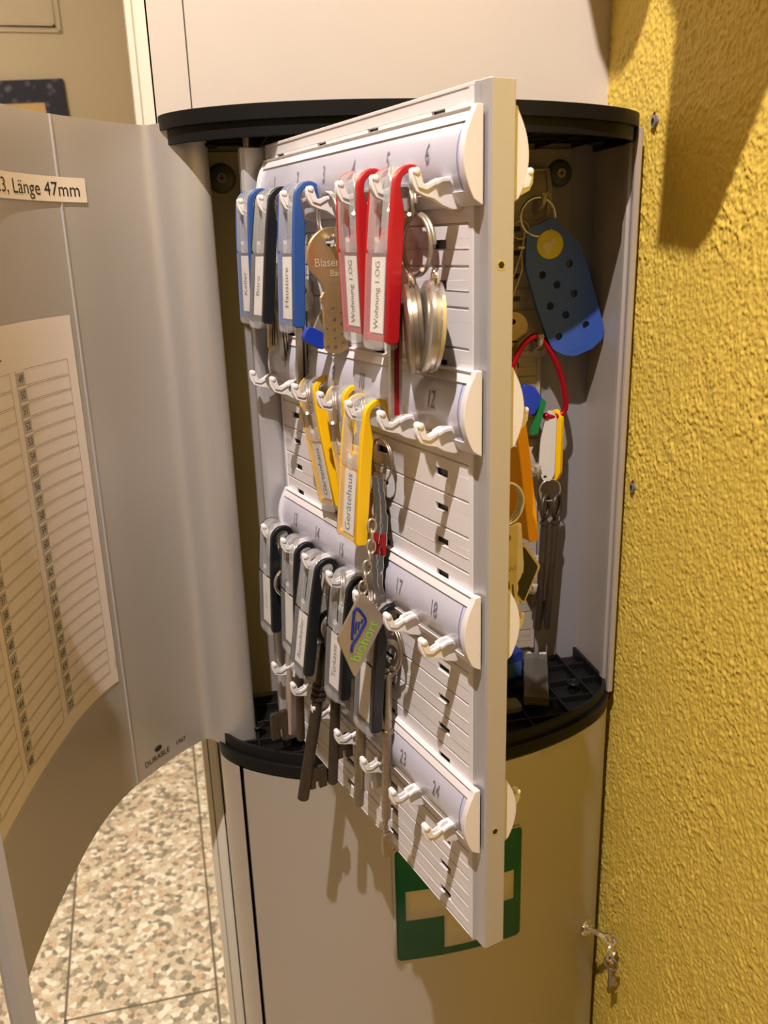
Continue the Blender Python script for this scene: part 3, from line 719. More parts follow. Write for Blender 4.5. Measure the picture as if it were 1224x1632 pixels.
# round brass key
t = tag(empty('brass_key', PW(HU(4), 10.9, 344.2), F3), 'round-headed brass key hanging on the fourth hook of the top row', 'key')
mb = MB(); plate_ring(mb, (0, 0), off_circle(13.2, 0.8, -6.6), 2.6, 2.4)
mb.build('key_head', 'brass', t, smooth=35, bevel=0.35)
mb = MB()
bl = [(-7.6, -16.5), (-5.6, -19.5), (-4.6, -23), (-6.4, -25.5), (-6.4, -27.5), (-5.4, -28.5), (-5.4, -49)] + [(0.6-6*math.cos(PI*i/8), -49-3.6*math.sin(PI*i/8)) for i in range(1, 8)] + [(6.6, -49), (6.6, -16.5)]
mb.prism([(y, z) for y, z in bl], -1.15, 1.15, 'x')
mb.mi = 1
for i, (y, z) in enumerate([(3.4, -33), (3.6, -38), (3.4, -43.2), (3.8, -47.5), (-0.6, -30.5), (-0.2, -36), (-0.4, -41), (0.0, -49.3), (-4.2, -40.2), (-4.2, -48.8), (-0.3, -45.0)]):
    mb.tube([(1.1, y, z), (1.3, y, z)], [1.25 if i % 2 else 0.8, 0.9 if i % 2 else 0.5], 14)
mb.build('key_blade', ['brass', 'gun'], t, smooth=35)
mb = MB()
text_mb(mb, 'Blaser', 5.6, lambda x, y: Vector((1.45, -9.4+x*0.95, -9.6+y)), align='LEFT')
text_mb(mb, 'Basel', 4.2, lambda x, y: Vector((1.45, -1.5+x*1.0, -14.6+y)), align='LEFT')
mb.build('lettering', 'brasslight', t, smooth=0)
def flat_key(name, u, w_, z, length, bw, label, matn='brassgrey', a=0.0, ga=0.0, headR=11, teeth=True, group=None, seed=1, head='round'):
    rnd = random.Random(seed)
    R = F3 @ Euler((math.radians(-a), 0, math.radians(ga)), 'XYZ').to_matrix()
    t = tag(empty(name, PW(u, w_, z), R), label, 'key', group)
    mb = MB()
    f = off_circle(headR, 0, -headR*0.45) if head == 'round' else (lambda a_: min(headR/max(abs(math.cos(a_)), 0.01), headR*1.25/max(abs(math.sin(a_)), 0.01), headR*1.28))
    plate_ring(mb, (0, -2), f, 2.0, 2.0); mb.build('key_head', matn, t, smooth=35, bevel=0.25)
    mb = MB(); z0 = -headR*1.15
    pts = [(-bw/2, z0), (-bw/2, -length+2), (-bw/4, -length), (bw/4, -length+1)]
    if teeth:
        zz = -length+2
        while zz < z0-4:
            pts.append((bw/2-rnd.uniform(0, bw*0.28), zz)); zz += 1.8; pts.append((bw/2-rnd.uniform(0, bw*0.1), zz)); zz += 1.4
    pts.append((bw/2, z0)); mb.prism(pts, -1.0, 1.0, 'x')
    mb.mi = 1; mb.box(0.95, 1.08, -bw*0.12, bw*0.02, -length+3, z0); mb.box(0.95, 1.08, bw*0.14, bw*0.24, -length+3, z0)
    mb.build('key_blade', [matn, 'iron'], t, smooth=30)
    return t
GK = 'flat keys below the top row of tags'
flat_key('flat_key', 23.4, 10.6, 330, 44, 5.0, 'brass coloured key tip below the black Büro tag', 'brass', teeth=False, group=GK, a=3)
flat_key('flat_key', 26.2, 8.5, 326, 46, 7.0, 'grey key with slanted tip below the Büro tag, right of the brass tip', 'brassgrey', teeth=False, group=GK, a=-3)
flat_key('flat_key', 55.4, 6.0, 322, 55, 8.5, 'toothed key hanging below the blue Haustüre tag', 'brassgrey', group=GK, a=2)
mb = MB(); T = F3.to_4x4()
t = tag(empty('plastic_key_head', PW(90, 15.5, 298.5), F3 @ Euler((math.radians(-28), 0, 0)).to_matrix()), 'cobalt blue plastic key head left of the brass key tip', 'key')
mb = MB(); mb.prism(rrect(-6.5, 6.5, -4, 4, 2.5), -2, 2, 'x'); mb.mi = 1; mb.box(-0.8, 0.8, -3, 3, 3, 14)
mb.build('grip', ['cobalt', 'brassgrey'], t, smooth=35, bevel=0.4)
# steel blade with red inlay under the front red tag
t = tag(empty('red_inlay_key', PW(166, 12.0, 297), F3 @ Euler((math.radians(-1.5), 0, 0)).to_matrix()), 'narrow steel key with red inlay hanging below the front red tag', 'key')
mb = MB(); mb.prism([(-3.0, 22), (-3.0, -25)] + [(3.0*math.cos(PI+PI*i/8), -26+3.2*math.sin(PI+PI*i/8)) for i in range(9)] + [(3.0, 22)], -1.2, 1.2, 'x')
b0 = mb.build('steel_body', 'steel', t, smooth=35, bevel=0.3)
mb = MB(); mb.box(1.15, 1.45, -1.25, 1.1, -26, 21); mb.build('red_inlay', 'redenamel_reflection', t, smooth=0)
# two steel discs on the big ring
vdir = Vector((-0.25, -0.97, 0)).normalized()
for i, (u, w_, z, ang, tilt, lab) in enumerate(((183, 12.6, 309, 5, 2, 'thick steel disc hanging on the large ring, left of its twin'), (194, 11.5, 310.5, 10, 8, 'pale steel disc hanging right of its twin below the large ring'))):
    dn = Matrix.Rotation(math.radians(90+ang), 3, 'Z') @ vdir
    up = Vector((0, 0, 1)); sx = up.cross(dn)
    R = Matrix((dn, sx, up)).transposed()
    R = R @ Matrix.Rotation(math.radians(tilt), 3, 'X') @ Matrix.Rotation(math.radians((-3, 5)[i]), 3, 'Y')
    t = tag(empty('coin_disc', PW(u, w_, z), R), lab, 'key fob', 'steel discs on the large ring')
    mb = MB(); mb.tube([(-3.2, 0, 0), (-2.6, 0, 0), (-1.2, 0, 0), (-0.9, 0, 0), (0.9, 0, 0), (1.2, 0, 0), (2.6, 0, 0), (3.2, 0, 0)], [16.0, 17.8, 18.0, 16.8, 16.8, 18.0, 17.8, 16.0], 56)
    mb.build('disc', ('gun', 'steel')[i], t, smooth=30)
    mb = MB(); mb.ring((0, 0, 18.3), 3.3, 1.3, (0, 1, 0), (0, 0, 1), 24, 10); mb.sphere((0, 0, 14.5), 3.4, (1, 1.1, 1.2), 10)
    mb.build('loop', 'chrome', t, smooth=40)
# jagged pair of keys beside the yellow tag
for i, (dw, zz, lab) in enumerate(((1.6, 0, 'jagged key seen edge-on beside the Gerätehaus tag, left of a pair'), (-1.7, -1.5, 'jagged key seen edge-on beside the Gerätehaus tag, right of a pair'))):
    t = tag(empty('jagged_key', PW(139, 8.6+dw, 207+zz), F3 @ Euler((math.radians(-1.5), 0, math.radians(-27))).to_matrix()), lab, 'key', 'pair of jagged keys')
    rnd = random.Random(5+i); mb = MB(); L_ = [31-2.4*k for k in range(26)]
    sw = lambda z: 1.1*math.sin(z/8.5+0.6*i)
    left = [(sw(z)-1.0-rnd.uniform(0, 0.8), z) for z in L_]; rightp = [(sw(z)+1.0+rnd.uniform(0, 0.8), z) for z in L_[::-1]]
    mb.prism(left+rightp, -4.2, 4.2, 'x')
    mb.build('blade', 'chrome', t, smooth=50, bevel=0.3)
    mb = MB(); mb.box(4.15, 4.6, -1.4+sw(-2), 1.4+sw(-2), -8, 3); mb.build('red_reflection', 'redenamel_reflection', t, smooth=0)  # red reflection on the blade, painted as a coloured band
t = tag(empty('steel_strip', PW(132, 3.6, 207), F3), 'dull grey key plate behind the jagged pair of keys', 'key')
mb = MB(); mb.prism(rrect(-3.4, 3.0, -29, 29, 2.5), -1, 1, 'x'); mb.build('plate', 'gun', t, smooth=35)
# chain and diamond pendant
t = tag(empty('chain', PW(149, 17.5, 212)), 'small link chain between the jagged keys and the diamond pendant', 'chain')
pts = [(0, 4), (0.3, -1), (0.9, -6.2), (2.2, -11.2), (3.4, -16.2), (4.8, -21.2), (6.0, -26)]
for i, (w_, z) in enumerate(pts):
    ax = Vector((e2.x, e2.y, 0)) if i % 2 else Vector((n2.x, n2.y, 0)); ax = (ax+Vector((n2.x, n2.y, 0))*0.35).normalized()
    mb = MB(); c = Vector((n2.x*w_, n2.y*w_, z))
    mb.tube([c+ax*2.2*math.cos(2*PI*k/20)+Vector((0, 0, 1))*3.4*math.sin(2*PI*k/20) for k in range(20)], 0.6, 8, True)
    mb.build('link', 'brassgrey', t, smooth=60)
t = tag(empty('diamond_pendant', PW(150, 26.0, 163.0), F3), 'diamond-shaped metal pendant with blue logo and green lettering', 'key fob')
dv = [(1.2, 22.4), (-12.9, 0.6), (-4.4, -22.6), (13.4, 5.0)]
def rounded(poly, r, n=5):
    out = []
    for i, p in enumerate(poly):
        p = Vector(p); a = (Vector(poly[i-1])-p).normalized()*r; b_ = (Vector(poly[(i+1) % len(poly)])-p).normalized()*r
        for k in range(n+1):
            s_ = k/n; q = (p+a)*(1-s_)**2 + p*2*s_*(1-s_) + (p+b_)*s_**2; out.append((q.x, q.y))
    return out
mb = MB(); mb.prism(rounded(dv, 2.2), -0.9, 0.9, 'x'); mb.build('plate', 'tagmetal', t, smooth=30, bevel=0.4)
mb = MB()
th = math.radians(57.5)
def dt(x, y): return Vector((1.1, 1.3+(x*0.80)*math.cos(th)-y*math.sin(th), -4.0+(x*0.80)*math.sin(th)+y*math.cos(th)))
text_mb(mb, 'biohort', 8.8, dt)
mb.build('lettering', 'lime', t, smooth=0)
def dpx(x, y):   # logo outline points
    w_ = 26-0.33*(x-575)+0.015*(y-1010); z = 163-0.315*(y-1010)-0.09*(x-575)
    return Vector((1.0, -(w_-26), z-163))
mb = MB()
def stroke(pts, wd=0.75):
    for a, b_ in zip(pts[:-1], pts[1:]):
        a = dpx(*a); b_ = dpx(*b_); mb.tube([a, b_], wd*0.5, 6)
lg = lambda q: (390+q[0]/4.08, 820+q[1]/4.08)
stroke([lg(q) for q in [(687, 895), (692, 850), (730, 790), (780, 690), (776, 662), (735, 608), (718, 603), (704, 625), (697, 700), (690, 812)]], 1.5)
stroke([lg(q) for q in [(712, 775), (716, 715), (722, 690)]], 0.9); stroke([lg(q) for q in [(730, 745), (736, 700), (742, 690)]], 0.9); stroke([lg(q) for q in [(752, 700), (758, 672)]], 0.9)
mb.build('logo', 'navy', t, smooth=30)

def old_key(u, w0, z0, w1, z1, r, label, matn='iron', bit=None, collar=None, tip=None, bow=True, group='old long keys below the black tags', bowz=None, frame='panel', x0=None):
    """long bit key: shaft from (w0,z0) down to (w1,z1)"""
    A = Vector((0, 0, 0)); B_ = Vector((0, -(w1-w0), z1-z0))
    t = tag(empty('old_key', PW(u, w0, z0) if frame == 'panel' else (u, w0, z0), F3 if frame == 'panel' else None), label, 'key', group)
    d = (B_-A).normalized()
    mb = MB(); L_ = (B_-A).length
    end = B_
    mb.tube([A, A+d*(L_-1.2), A+d*(L_-0.4), B_], [r, r, r*0.8, r*0.45], 18)
    if collar:
        for cz in collar: mb.tube([A+d*(cz-1.2), A+d*(cz-0.9), A+d*(cz+0.9), A+d*(cz+1.2)], [r, r*1.35, r*1.35, r], 18)
    mb.build('shaft', matn, t, smooth=35)
    if bow:
        mb = MB(); c = A-d*9
        mb.tube([c+Vector((0, 1, 0))*7*math.cos(2*PI*k/30)+Vector((0, 0, 1))*9.5*math.sin(2*PI*k/30) for k in range(30)], 1.7, 10, True)
        mb.build('bow', matn, t, smooth=50)
    if bit:
        sgn, depth, hh, up_, matb = bit       # side (+1 = towards the panel), depth, height, distance of its lower edge from the end
        c = A+d*(L_-up_-hh/2); mb = MB()
        y0, y1 = r*0.7, r*0.7+depth
        out = [(y0, -hh/2), (y0+depth*0.32, -hh/2), (y0+depth*0.34, -hh*0.18), (y0+depth*0.52, -hh*0.18), (y0+depth*0.54, -hh/2-0.8), (y1, -hh/2-0.6), (y1, hh/2-1.5), (y1-1.5, hh/2), (y0+depth*0.55, hh/2), (y0+depth*0.5, hh*0.35), (y0+depth*0.35, hh/2), (y0, hh/2)]
        mb.prism([(c.y+sgn*y, c.z+z) for y, z in out], -1.5, 1.5, 'x'); mb.box(1.45, 2.2, *sorted((c.y+sgn*(y0+depth*0.62), c.y+sgn*(y0+depth*0.8))), c.z-hh/2, c.z+hh/2-1)
        mb.build('bit', matb or matn, t, smooth=30, bevel=0.4)
    if tip:
        mb = MB(); n0 = B_; mb.tube([n0, n0+d*3, n0+d*6, n0+d*9.5], [r*0.5, 0.8, 1.4, 0.9], 12)
        mb.prism([(n0.y-2.9, n0.z-9), (n0.y-2.9, n0.z-22), (n0.y-1.9, n0.z-23.5), (n0.y+1.9, n0.z-23.5), (n0.y+2.9, n0.z-22), (n0.y+2.9, n0.z-9), (n0.y, n0.z-8.2)], -1.4, 1.4, 'x')
        mb.build('tip', matn, t, smooth=30, bevel=0.3)
    return t
old_key(8, 7.6, 132, 12.6, 28, 2.4, 'pale long key at far left below the first black tag, bit towards the door', 'pinksteel', bit=(-1, 12, 19, 0.5, 'iron'))
old_key(32, 10.5, 135, 14.5, 37, 2.7, 'dark long key behind the pale one, with a plain shaft', 'iron')
old_key(71, 9.5, 122, 31.0, 22, 3.5, 'thick dark key with a collar, slanting out below the Bastelkeller tag', 'iron', bit=(1, 11, 14, 6, None), collar=(28, 31.5, 35))
old_key(84, 9.0, 120, 16.4, 36, 3.0, 'upright dark key right of the slanting collared key', 'iron', bit=(1, 9.5, 15, 16, None))
old_key(116, 8.6, 126, 15.2, 40, 2.9, 'brownish long key below the rightmost black tag with a shiny bit', 'gun', bit=(1, 10.5, 16, 9, 'steel'))
old_key(142, 8.0, 132, 11.3, 46.5, 2.5, 'rightmost long key, its thin neck ending in a square tip', 'gun', tip=True, collar=(32,))

# ------------------------------------------------------------------ inside, at the right: things on the rear hooks
def xz(pts, cx, cz): return [(x-cx, z-cz) for x, z in pts]
def prism_holes(mb, outline, holes, y0, y1):
    """flat strap with round holes: triangulated outline minus circles, extruded"""
    bm = bmesh.new()
    def loop(pts):
        vs = [bm.verts.new((x, 0, z)) for x, z in pts]
        return [bm.edges.new((vs[i], vs[(i+1) % len(vs)])) for i in range(len(vs))]
    ed = loop(outline)
    for hx, hz, r in holes: ed += loop([(hx+r*math.cos(2*PI*k/16), hz+r*math.sin(2*PI*k/16)) for k in range(16)])
    bmesh.ops.triangle_fill(bm, use_beauty=True, edges=ed)
    bm.verts.ensure_lookup_table(); bm.verts.index_update()
    n = len(bm.verts); P = [v.co.copy() for v in bm.verts]
    F = []
    for f in bm.faces:
        c = f.calc_center_median()
        if any((c.x-hx)**2+(c.z-hz)**2 < (r*0.9)**2 for hx, hz, r in holes): continue
        F.append([v.index for v in f.verts])
    E_ = [[v.index for v in e_.verts] for e_ in bm.edges if len([f for f in e_.link_faces]) >= 1]
    cnt = {}
    for f in F:
        for a, b_ in zip(f, f[1:]+f[:1]): cnt[tuple(sorted((a, b_)))] = cnt.get(tuple(sorted((a, b_))), 0)+1
    bm.free()
    vs = [(p.x, y0, p.z) for p in P]+[(p.x, y1, p.z) for p in P]
    fs = F+[[n+i for i in f[::-1]] for f in F]+[(a, b_, n+b_, n+a) for (a, b_), c_ in cnt.items() if c_ == 1]
    mb.add(vs, fs)
t = empty('key_ring', (247, -25, 357)); mb = MB(); mb.ring((0, 0, 0), 12.6, 0.95, (1, 0, 0), (0, 0, 1), 44, 8, turns=1.9, pitch=1.6); mb.build('wire', 'steel', t, smooth=60)
tag(t, 'large steel ring on the rear hook, carrying the perforated blue strap', 'key ring')
t = tag(empty('strap_fob', (265, -26.5, 310)), 'perforated blue rubber strap with round yellow badge on the rear panel', 'key fob')
ol = [(258, 357), (264.5, 350), (276, 340.2), (283, 326), (291, 303), (298.3, 281.3), (298, 273), (290, 266.1), (277, 261.6), (268, 262.8), (260, 267), (255.8, 274.5), (246, 300), (238.2, 324.6), (238.1, 340), (239.8, 350.2), (250, 353.2)]
ol = xz(ol, 265, 310)
mb = MB(); holes = [(270.1, 325.7), (250.6, 318.7), (261.5, 311.8), (274.5, 305.4), (257.0, 297.4), (268.8, 290.9), (264.2, 275.9), (284.5, 283.2)]
prism_holes(mb, rounded(ol, 2.0, 3), [(x-265, z-310, 2.7) for x, z in holes], -2.0, 2.0)
strap = mb.build('strap', 'crocs', t, smooth=30)
mb = MB(); text_mb(mb, 'crocs', 6.2, lambda x, y: Vector((13.2+x*math.cos(0.36)-y*math.sin(0.36), -2.15, -43.4+x*math.sin(0.36)+y*math.cos(0.36)))); mb.build('lettering', 'crocs', strap, smooth=0).modifiers.new('s', 'SOLIDIFY').thickness = 0.5*S
mb = MB(); bc = (255.3-265, 338.8-310); mb.tube([(bc[0], -1.8, bc[1]), (bc[0], -2.9, bc[1]), (bc[0], -3.3, bc[1])], [9.8, 9.6, 9.0], 36)
mb.mi = 1
for x0, z0, rr, sx in ((-1.8, -0.5, 3.6, 1.3), (2.6, 2.4, 2.6, 1.0), (-1.2, -4.4, 2.0, 1.2)): mb.sphere((bc[0]+x0, -3.2, bc[1]+z0), rr, (sx, 0.22, 1), 8)
mb.build('badge', ['badge', 'badge2'], t, smooth=40)
# snap hook chain at its left
t = tag(empty('snap_hook', (234.5, -27, 349)), 'wire snap hook and chain left of the perforated blue strap', 'clip')
mb = MB(); mb.ring((0, 0, 0), 6.0, 0.6, (1, 0, 0), (0, 0, 1), 30, 8); mb.tube([(3, 0, -1), (2.2, 0, -9), (0.6, -0.5, -15), (-3, 0, -26), (-6.0, 0, -35)], [0.9, 0.9, 0.8, 0.8, 0.7], 8); mb.box(-1.8, 3, -1.2, 1.2, -12.5, -11); mb.tube([(1.4, 1.5, -16), (2.2, 1, -26), (-1, 1, -35), (-4, 1, -42), (-7, 1, -50)], 0.9, 8)
mb.build('wire', 'gun', t, smooth=50)
t = tag(empty('round_key', (233, -19, 287)), 'dull round key head between the blue strap and the red carabiner', 'key')
mb = MB(); plate_ring(mb, (0, 0), off_circle(11, 0, -4), 1.8, 2, Matrix.Rotation(PI/2, 4, 'Z')); mb.box(-3.5, 3.5, -1, 1, -38, -13); mb.build('blade', 'gun', t, smooth=35, bevel=0.2)
# red carabiner
t = tag(empty('carabiner', (250, -25.5, 248)), 'red aluminium carabiner hanging on a rear hook', 'carabiner')
cp = [(246.2, 277.0), (239.5, 272.8), (233, 263), (229.0, 250), (229.5, 238), (235, 228), (246, 221.5), (252.4, 220.8)]
cq = [(257.4, 218.6), (266.2, 217.6), (270.6, 219.6), (272.8, 225.5), (271.0, 236), (268.7, 246.9), (262.5, 261), (255.5, 271.5), (250.5, 276.2), (246.2, 277.0)]
def sm3(pts):
    for _ in range(2):
        out = [pts[0]]
        for a, b_ in zip(pts[:-1], pts[1:]): out += [(a[0]*.75+b_[0]*.25, a[1]*.75+b_[1]*.25), (a[0]*.25+b_[0]*.75, a[1]*.25+b_[1]*.75)]
        pts = out+[pts[-1]]
    return pts
full = sm3(cq+cp[1:]); mb = MB(); mb.tube([(x-250, 0, z-248) for x, z in full], 2.25, 12); mb.sphere((252.4-250, 0, 220.8-248), 2.7, n=8); mb.sphere((257.4-250, 0, 218.6-248), 2.7, n=8)
mb.build('frame', 'carab', t, smooth=50)
# plastic tags on the carabiner
t = tag(empty('plastic_tag', (244, -27, 231)), 'blue plastic key holder at the bottom left of the red carabiner', 'key tag'); mb = MB()
mb.prism(rounded(xz([(237.5, 243.5), (246, 242), (252.5, 232.5), (246.8, 221.5), (238, 221.0), (234, 232)], 244, 231), 2), -3.5, 2.5, 'y'); mb.mi = 1; mb.box(-9, -7.2, -1, 0.5, 8, 22, Matrix.Rotation(math.radians(-28), 4, 'Y'))
mb.build('holder', ['cobalt', 'steel'], t, smooth=30, bevel=0.8)
t = tag(empty('plastic_tag', (249.5, -27, 218)), 'green plastic tag slanting beside the blue one on the carabiner', 'key tag'); mb = MB()
mb.prism(rounded(xz([(251.5, 233.5), (255.3, 230), (249.0, 207), (244.6, 206.0)], 249.5, 218), 1.2), -4, 3, 'y'); mb.build('tag_body', 'green', t, smooth=30, bevel=0.5)
wt = [(258.2, 222), (262.2, 222.6), (265.4, 217.4), (265.0, 175), (262.4, 169.2), (256.6, 169.2), (253.0, 178), (253.9, 201.5)]
t = tag(empty('plastic_tag', (259.5, -25, 196), Euler((0, 0, math.radians(-14))).to_matrix()), 'white plastic tag hanging from the red carabiner', 'key tag'); mb = MB()
prism_holes(mb, rounded(xz(wt, 259.5, 196), 2, 3), [(-1.5, -23.5, 1.3)], -1.6, 1.6); mb.build('tag_body', 'wht', t, smooth=30, bevel=0.4)
t = tag(empty('plastic_tag', (266.5, -24.5, 196), Euler((0, 0, math.radians(-58))).to_matrix()), 'yellow plastic tag right behind the white one on the carabiner', 'key tag'); mb = MB()
mb.prism(rounded(xz([(260, 222), (265, 223), (269.5, 217), (269.5, 175), (266, 168.5), (260, 169.2), (258.5, 177), (259, 205)], 264.5, 196), 2, 3), -1.8, 1.8, 'y'); mb.build('tag_body', 'yellow', t, smooth=30, bevel=0.5)
t = empty('key_ring', (262, -25, 162)); mb = MB(); mb.ring((0, 0, 0), 8.4, 0.45, (1, 0, 0), (0, 0, 1), 40, 8, turns=1.8, pitch=0.7); mb.build('wire', 'steel', t, smooth=60)
tag(t, 'thin wire ring below the white plastic tag', 'key ring')
for x, lab in ((258.6, 'old dark key inside the cabinet, left of a pair'), (267.6, 'old dark key inside the cabinet, right of a pair')):
    t = tag(empty('old_key', (x, -25, 140), Euler((0, math.radians(2 if x < 262 else 3), 0)).to_matrix()), lab, 'key', 'pair of old keys in the cabinet')
    mb = MB(); mb.tube([(0, 0, 0), (0, 0, -10), (0, 0, -91), (0, 0, -93)], [2.3, 2.8, 2.8, 1.6], 16); mb.tube([(0, 0, -5.5), (0, 0, -5), (0, 0, -3), (0, 0, -2.5)], [2.5, 3.5, 3.5, 2.5], 16); mb.build('shaft', 'iron', t, smooth=35)
    mb = MB(); mb.tube([(4.4*math.cos(2*PI*k/28), 4.5*math.cos(2*PI*k/28), 8.8+8.8*math.sin(2*PI*k/28)) for k in range(28)], 1.7, 10, True); mb.build('bow', 'iron', t, smooth=50)
    mb = MB(); mb.box(-1.3, 1.3, 2.4, 11, -88, -76); mb.box(-1.3, 1.3, 2.4, 8, -78, -72); mb.build('bit', 'iron', t, smooth=0, bevel=0.5)
# ring, key and dark diamond hanging behind the panel edge
t = empty('key_ring', PW(205, -18.5, 234)); mb = MB(); mb.ring((0, 0, 0), 9.8, 0.7, (n2.x, n2.y, 0), (0, 0, 1), 40, 8, turns=2.7, pitch=1.5); mb.build('wire', 'steel', t, smooth=60)
tag(t, 'split ring of the silver key beside the orange yellow tag', 'key ring')
t = tag(empty('silver_key', PW(206, -18.0, 219.5), F3 @ Euler((math.radians(5), 0, 0)).to_matrix()), 'flat silver key hanging behind the edge of the swing panel', 'key')
mb = MB(); plate_ring(mb, (0, 0), lambda a: min(8.2/max(abs(math.cos(a)), .01), (18.5 if math.sin(a) < 0 else 5.5)/max(abs(math.sin(a)), .01)), 1.9, 2.0, n=48); mb.build('key_head', 'brassgrey', t, smooth=30, bevel=0.4)
mb = MB(); mb.prism([(-5, -18), (-4.2, -22), (-3.2, -23), (-3.2, -42), (-0.5, -45), (1.8, -43.5), (4.4, -36), (3.4, -34), (4.6, -31), (3.4, -28), (4.4, -25), (4.2, -22), (6, -20), (7, -18)], -1, 1, 'x'); mb.mi = 1; mb.box(0.98, 1.1, -1.2, -0.2, -41, -20); mb.box(0.98, 1.1, 1.0, 1.8, -38, -22); mb.build('key_blade', ['brassgrey', 'iron'], t, smooth=30)
mb = MB(); mb.mi = 0; text_mb(mb, 'RAS', 3.6, lambda x, y: Vector((1.12, 1.0+x, -14.5+y))); mb.build('lettering', 'gun', t, smooth=0)
t = tag(empty('diamond_pendant', PW(190, -37, 193.5), F3), 'dark diamond pendant half hidden behind the silver key', 'key fob')
mb = MB(); mb.prism(rounded([(2.5, 15.5), (12.8, 2.0), (3.0, -16), (-9, 0)], 1.6), -0.8, 0.8, 'x'); pl = mb.build('plate', 'brassgrey', t, smooth=30)
mb = MB(); mb.prism(rounded([(2.5, 13.8), (11.2, 1.8), (3.0, -14.2), (-7.8, 0)], 1.4), 0.8, 0.95, 'x'); mb.build('face', 'ink', pl, smooth=0)

# ------------------------------------------------------------------ things lying on the cabinet floor
d_ = Vector((-0.36, -0.93, 0)).normalized(); sd = Vector((-d_.y, d_.x, 0))
R = Matrix((sd, -d_, Vector((0, 0, 1)))).transposed()
t = tag(empty('clear_case', (246.5, -45, 13), R), 'small clear plastic case lying in the right of the cabinet floor', 'case')
mb = MB(); mb.box(-9.5, 9.5, -37, 33, 0, 8.5); mb.build('case_shell', 'smoke', t, smooth=0, bevel=1.2)
mb = MB(); mb.box(-8, 8, -35, 28, 1, 6); mb.build('insert', 'blk', t, smooth=0, bevel=0.8)
mb = MB(); mb.tube([(-5, 33, 4), (-5, 38, 4)], [3.6, 3.2], 16); mb.box(3, 9, 33, 39, 1, 7); mb.build('clip', 'wht', t, smooth=30, bevel=0.6)
t = tag(empty('blue_box', (220, -28, 14), Euler((0, 0, 0.25)).to_matrix()), 'dark blue box on the cabinet floor left of the clear case', 'box')
mb = MB(); mb.box(-22, 16, -14, 14, 0, 24); mb.build('box_body', 'navy', t, smooth=0, bevel=1.5)
mb = MB(); mb.box(-20, 14, -14.4, -13.8, 3, 15); mb.build('flap', 'blue', t, smooth=0)
t = tag(empty('small_case', (213, -78, 13)), 'small translucent piece lying at the front of the cabinet floor', 'case')
mb = MB(); mb.prism(rrect(-12, 8, -7, 7, 3), 0, 5, 'z'); mb.build('case_body', 'smoke', t, smooth=0, bevel=0.8)
# strip of clear film under the front lip
mb = MB(); mb.sheet((drange(225, 262, 12), [-9.5, -2.5]), lambda x, z: Vector((x, front_y(x)-0.5, z)))
o = mb.build('clear_film', 'foil', None, smooth=60); tag(o, 'strip of clear film stuck under the black lip at the right', 'film')

# ------------------------------------------------------------------ wall plugs, picture, shadow blocker
for z, lab in ((411.6, 'upper grey wall plug in the yellow wall'), (172.7, 'lower grey wall plug in the yellow wall')):
    t = tag(empty('wall_plug', (306, -70.5, z)), lab, 'wall plug')
    mb = MB(); mb.tube([(-1.4, 0, 0), (-1.0, 0, 0), (3, 0, 0)], [2.2, 3.1, 3.1], 16)
    mb.add([(-1.1, 3.4*math.cos(2*PI*k/9)*(1+0.25*math.sin(5*k)), 4.6*math.sin(2*PI*k/9)) for k in range(9)], [tuple(range(9))]); mb.build('sleeve', mat('plug_grey', (0.22, 0.20, 0.21), 0.6), t, smooth=30)
    mb = MB(); mb.cyl((-1.7, 0, 0), (0, 0, 0), 1.3, 14); mb.mi = 1; mb.sphere((-0.9, -0.8, 4.3), 1.4, (0.5, 1, 0.7), 6); mb.build('bore', ['ink', 'redenamel_reflection'], t, smooth=0)
mpat = mat('starry_border', (0.02, 0.025, 0.07), 0.7); N, Lk, b = nodes(mpat)
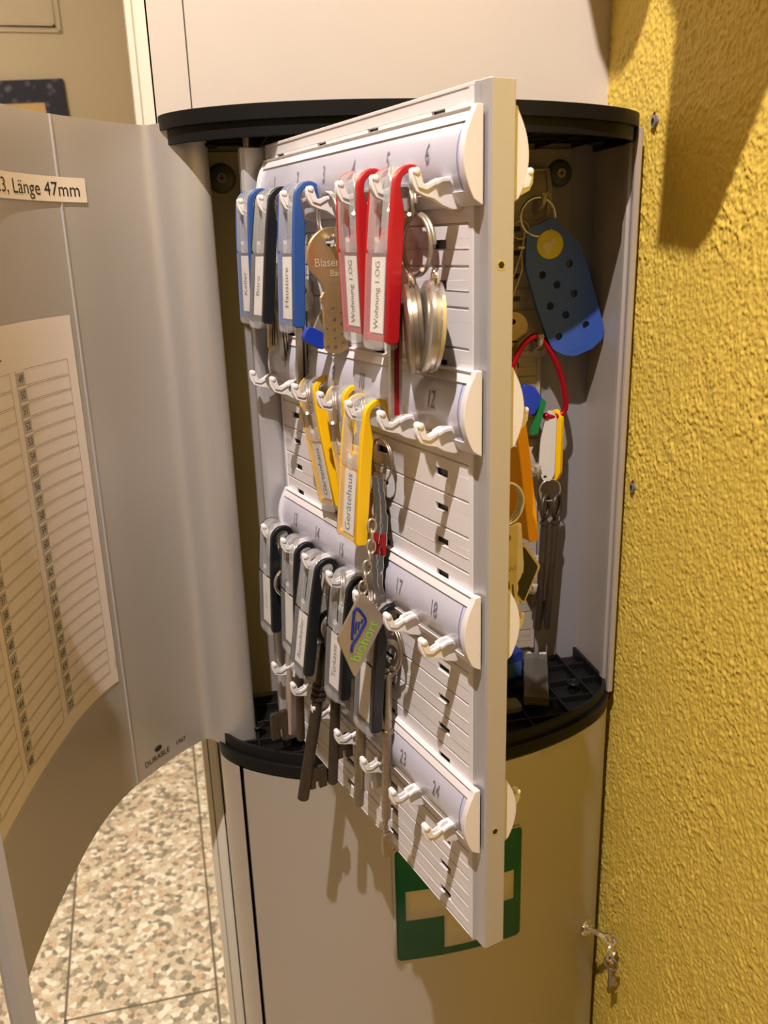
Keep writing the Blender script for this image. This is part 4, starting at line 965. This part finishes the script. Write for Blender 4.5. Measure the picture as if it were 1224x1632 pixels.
v = N.new('ShaderNodeTexVoronoi'); v.inputs['Scale'].default_value = 45; tcn = N.new('ShaderNodeTexCoord'); Lk.new(tcn.outputs['Object'], v.inputs['Vector'])
rp_ = N.new('ShaderNodeValToRGB'); rp_.color_ramp.elements[0].color = (0.16, 0.16, 0.20, 1); rp_.color_ramp.elements[0].position = 0.0; rp_.color_ramp.elements[1].color = (0.018, 0.02, 0.045, 1); rp_.color_ramp.elements[1].position = 0.42
Lk.new(v.outputs['Distance'], rp_.inputs[0]); Lk.new(rp_.outputs[0], b.inputs['Base Color'])
t = tag(empty('picture', (-400, 1896, 560), Euler((0, math.radians(-2.2), 0)).to_matrix()), 'picture with dark blue starry border hanging on the far door', 'picture')
mb = MB(); W_, H_ = 143, 197
for x0, x1, z0, z1 in ((-W_, W_, H_-52, H_), (-W_, W_, -H_, -H_+52), (-W_, -W_+52, -H_+52, H_-52), (W_-52, W_, -H_+52, H_-52)): mb.box(x0, x1, -8, 0, z0, z1)
mb.build('border', mpat, t, smooth=0)
mb = MB(); mb.box(-W_+50, W_-50, -5, -1, -H_+50, H_-50); mb.build('sheet', mat('tan_card', (0.60, 0.42, 0.20), 0.7), t, smooth=0)
# added blocker out of view, shaped only to cast the V shadow on the wall
t = tag(empty('wall_shadow_blocker', (208, 0, 0)), 'dark blocker added above the view to shade the yellow wall', 'shadow blocker')
blockp = [(-217, 541), (-252, 538), (-265, 548), (-291, 592), (-327, 675), (-330, 760), (-140, 760), (-120, 700), (-100, 700), (-60, 740), (-110, 668), (-144, 631), (-168, 628), (-182, 636), (-194, 656), (-207, 664), (-213, 652), (-222, 640), (-219, 598)]
mb = MB(); mb.prism(blockp, -3, 3, 'x'); mb.build('blocker_sheet', 'blocker', t, smooth=0)
mb = MB(); mb.tube([(100, -230, 800), (0, -230, 800), (-6, -230, 806)], 5, 12); mb.tube([(0, -180, 755), (0, -230, 806), (0, -290, 755)], 3, 8); mb.build('blocker_arm', 'black', t, smooth=40)  # invented support for the unseen shadow blocker
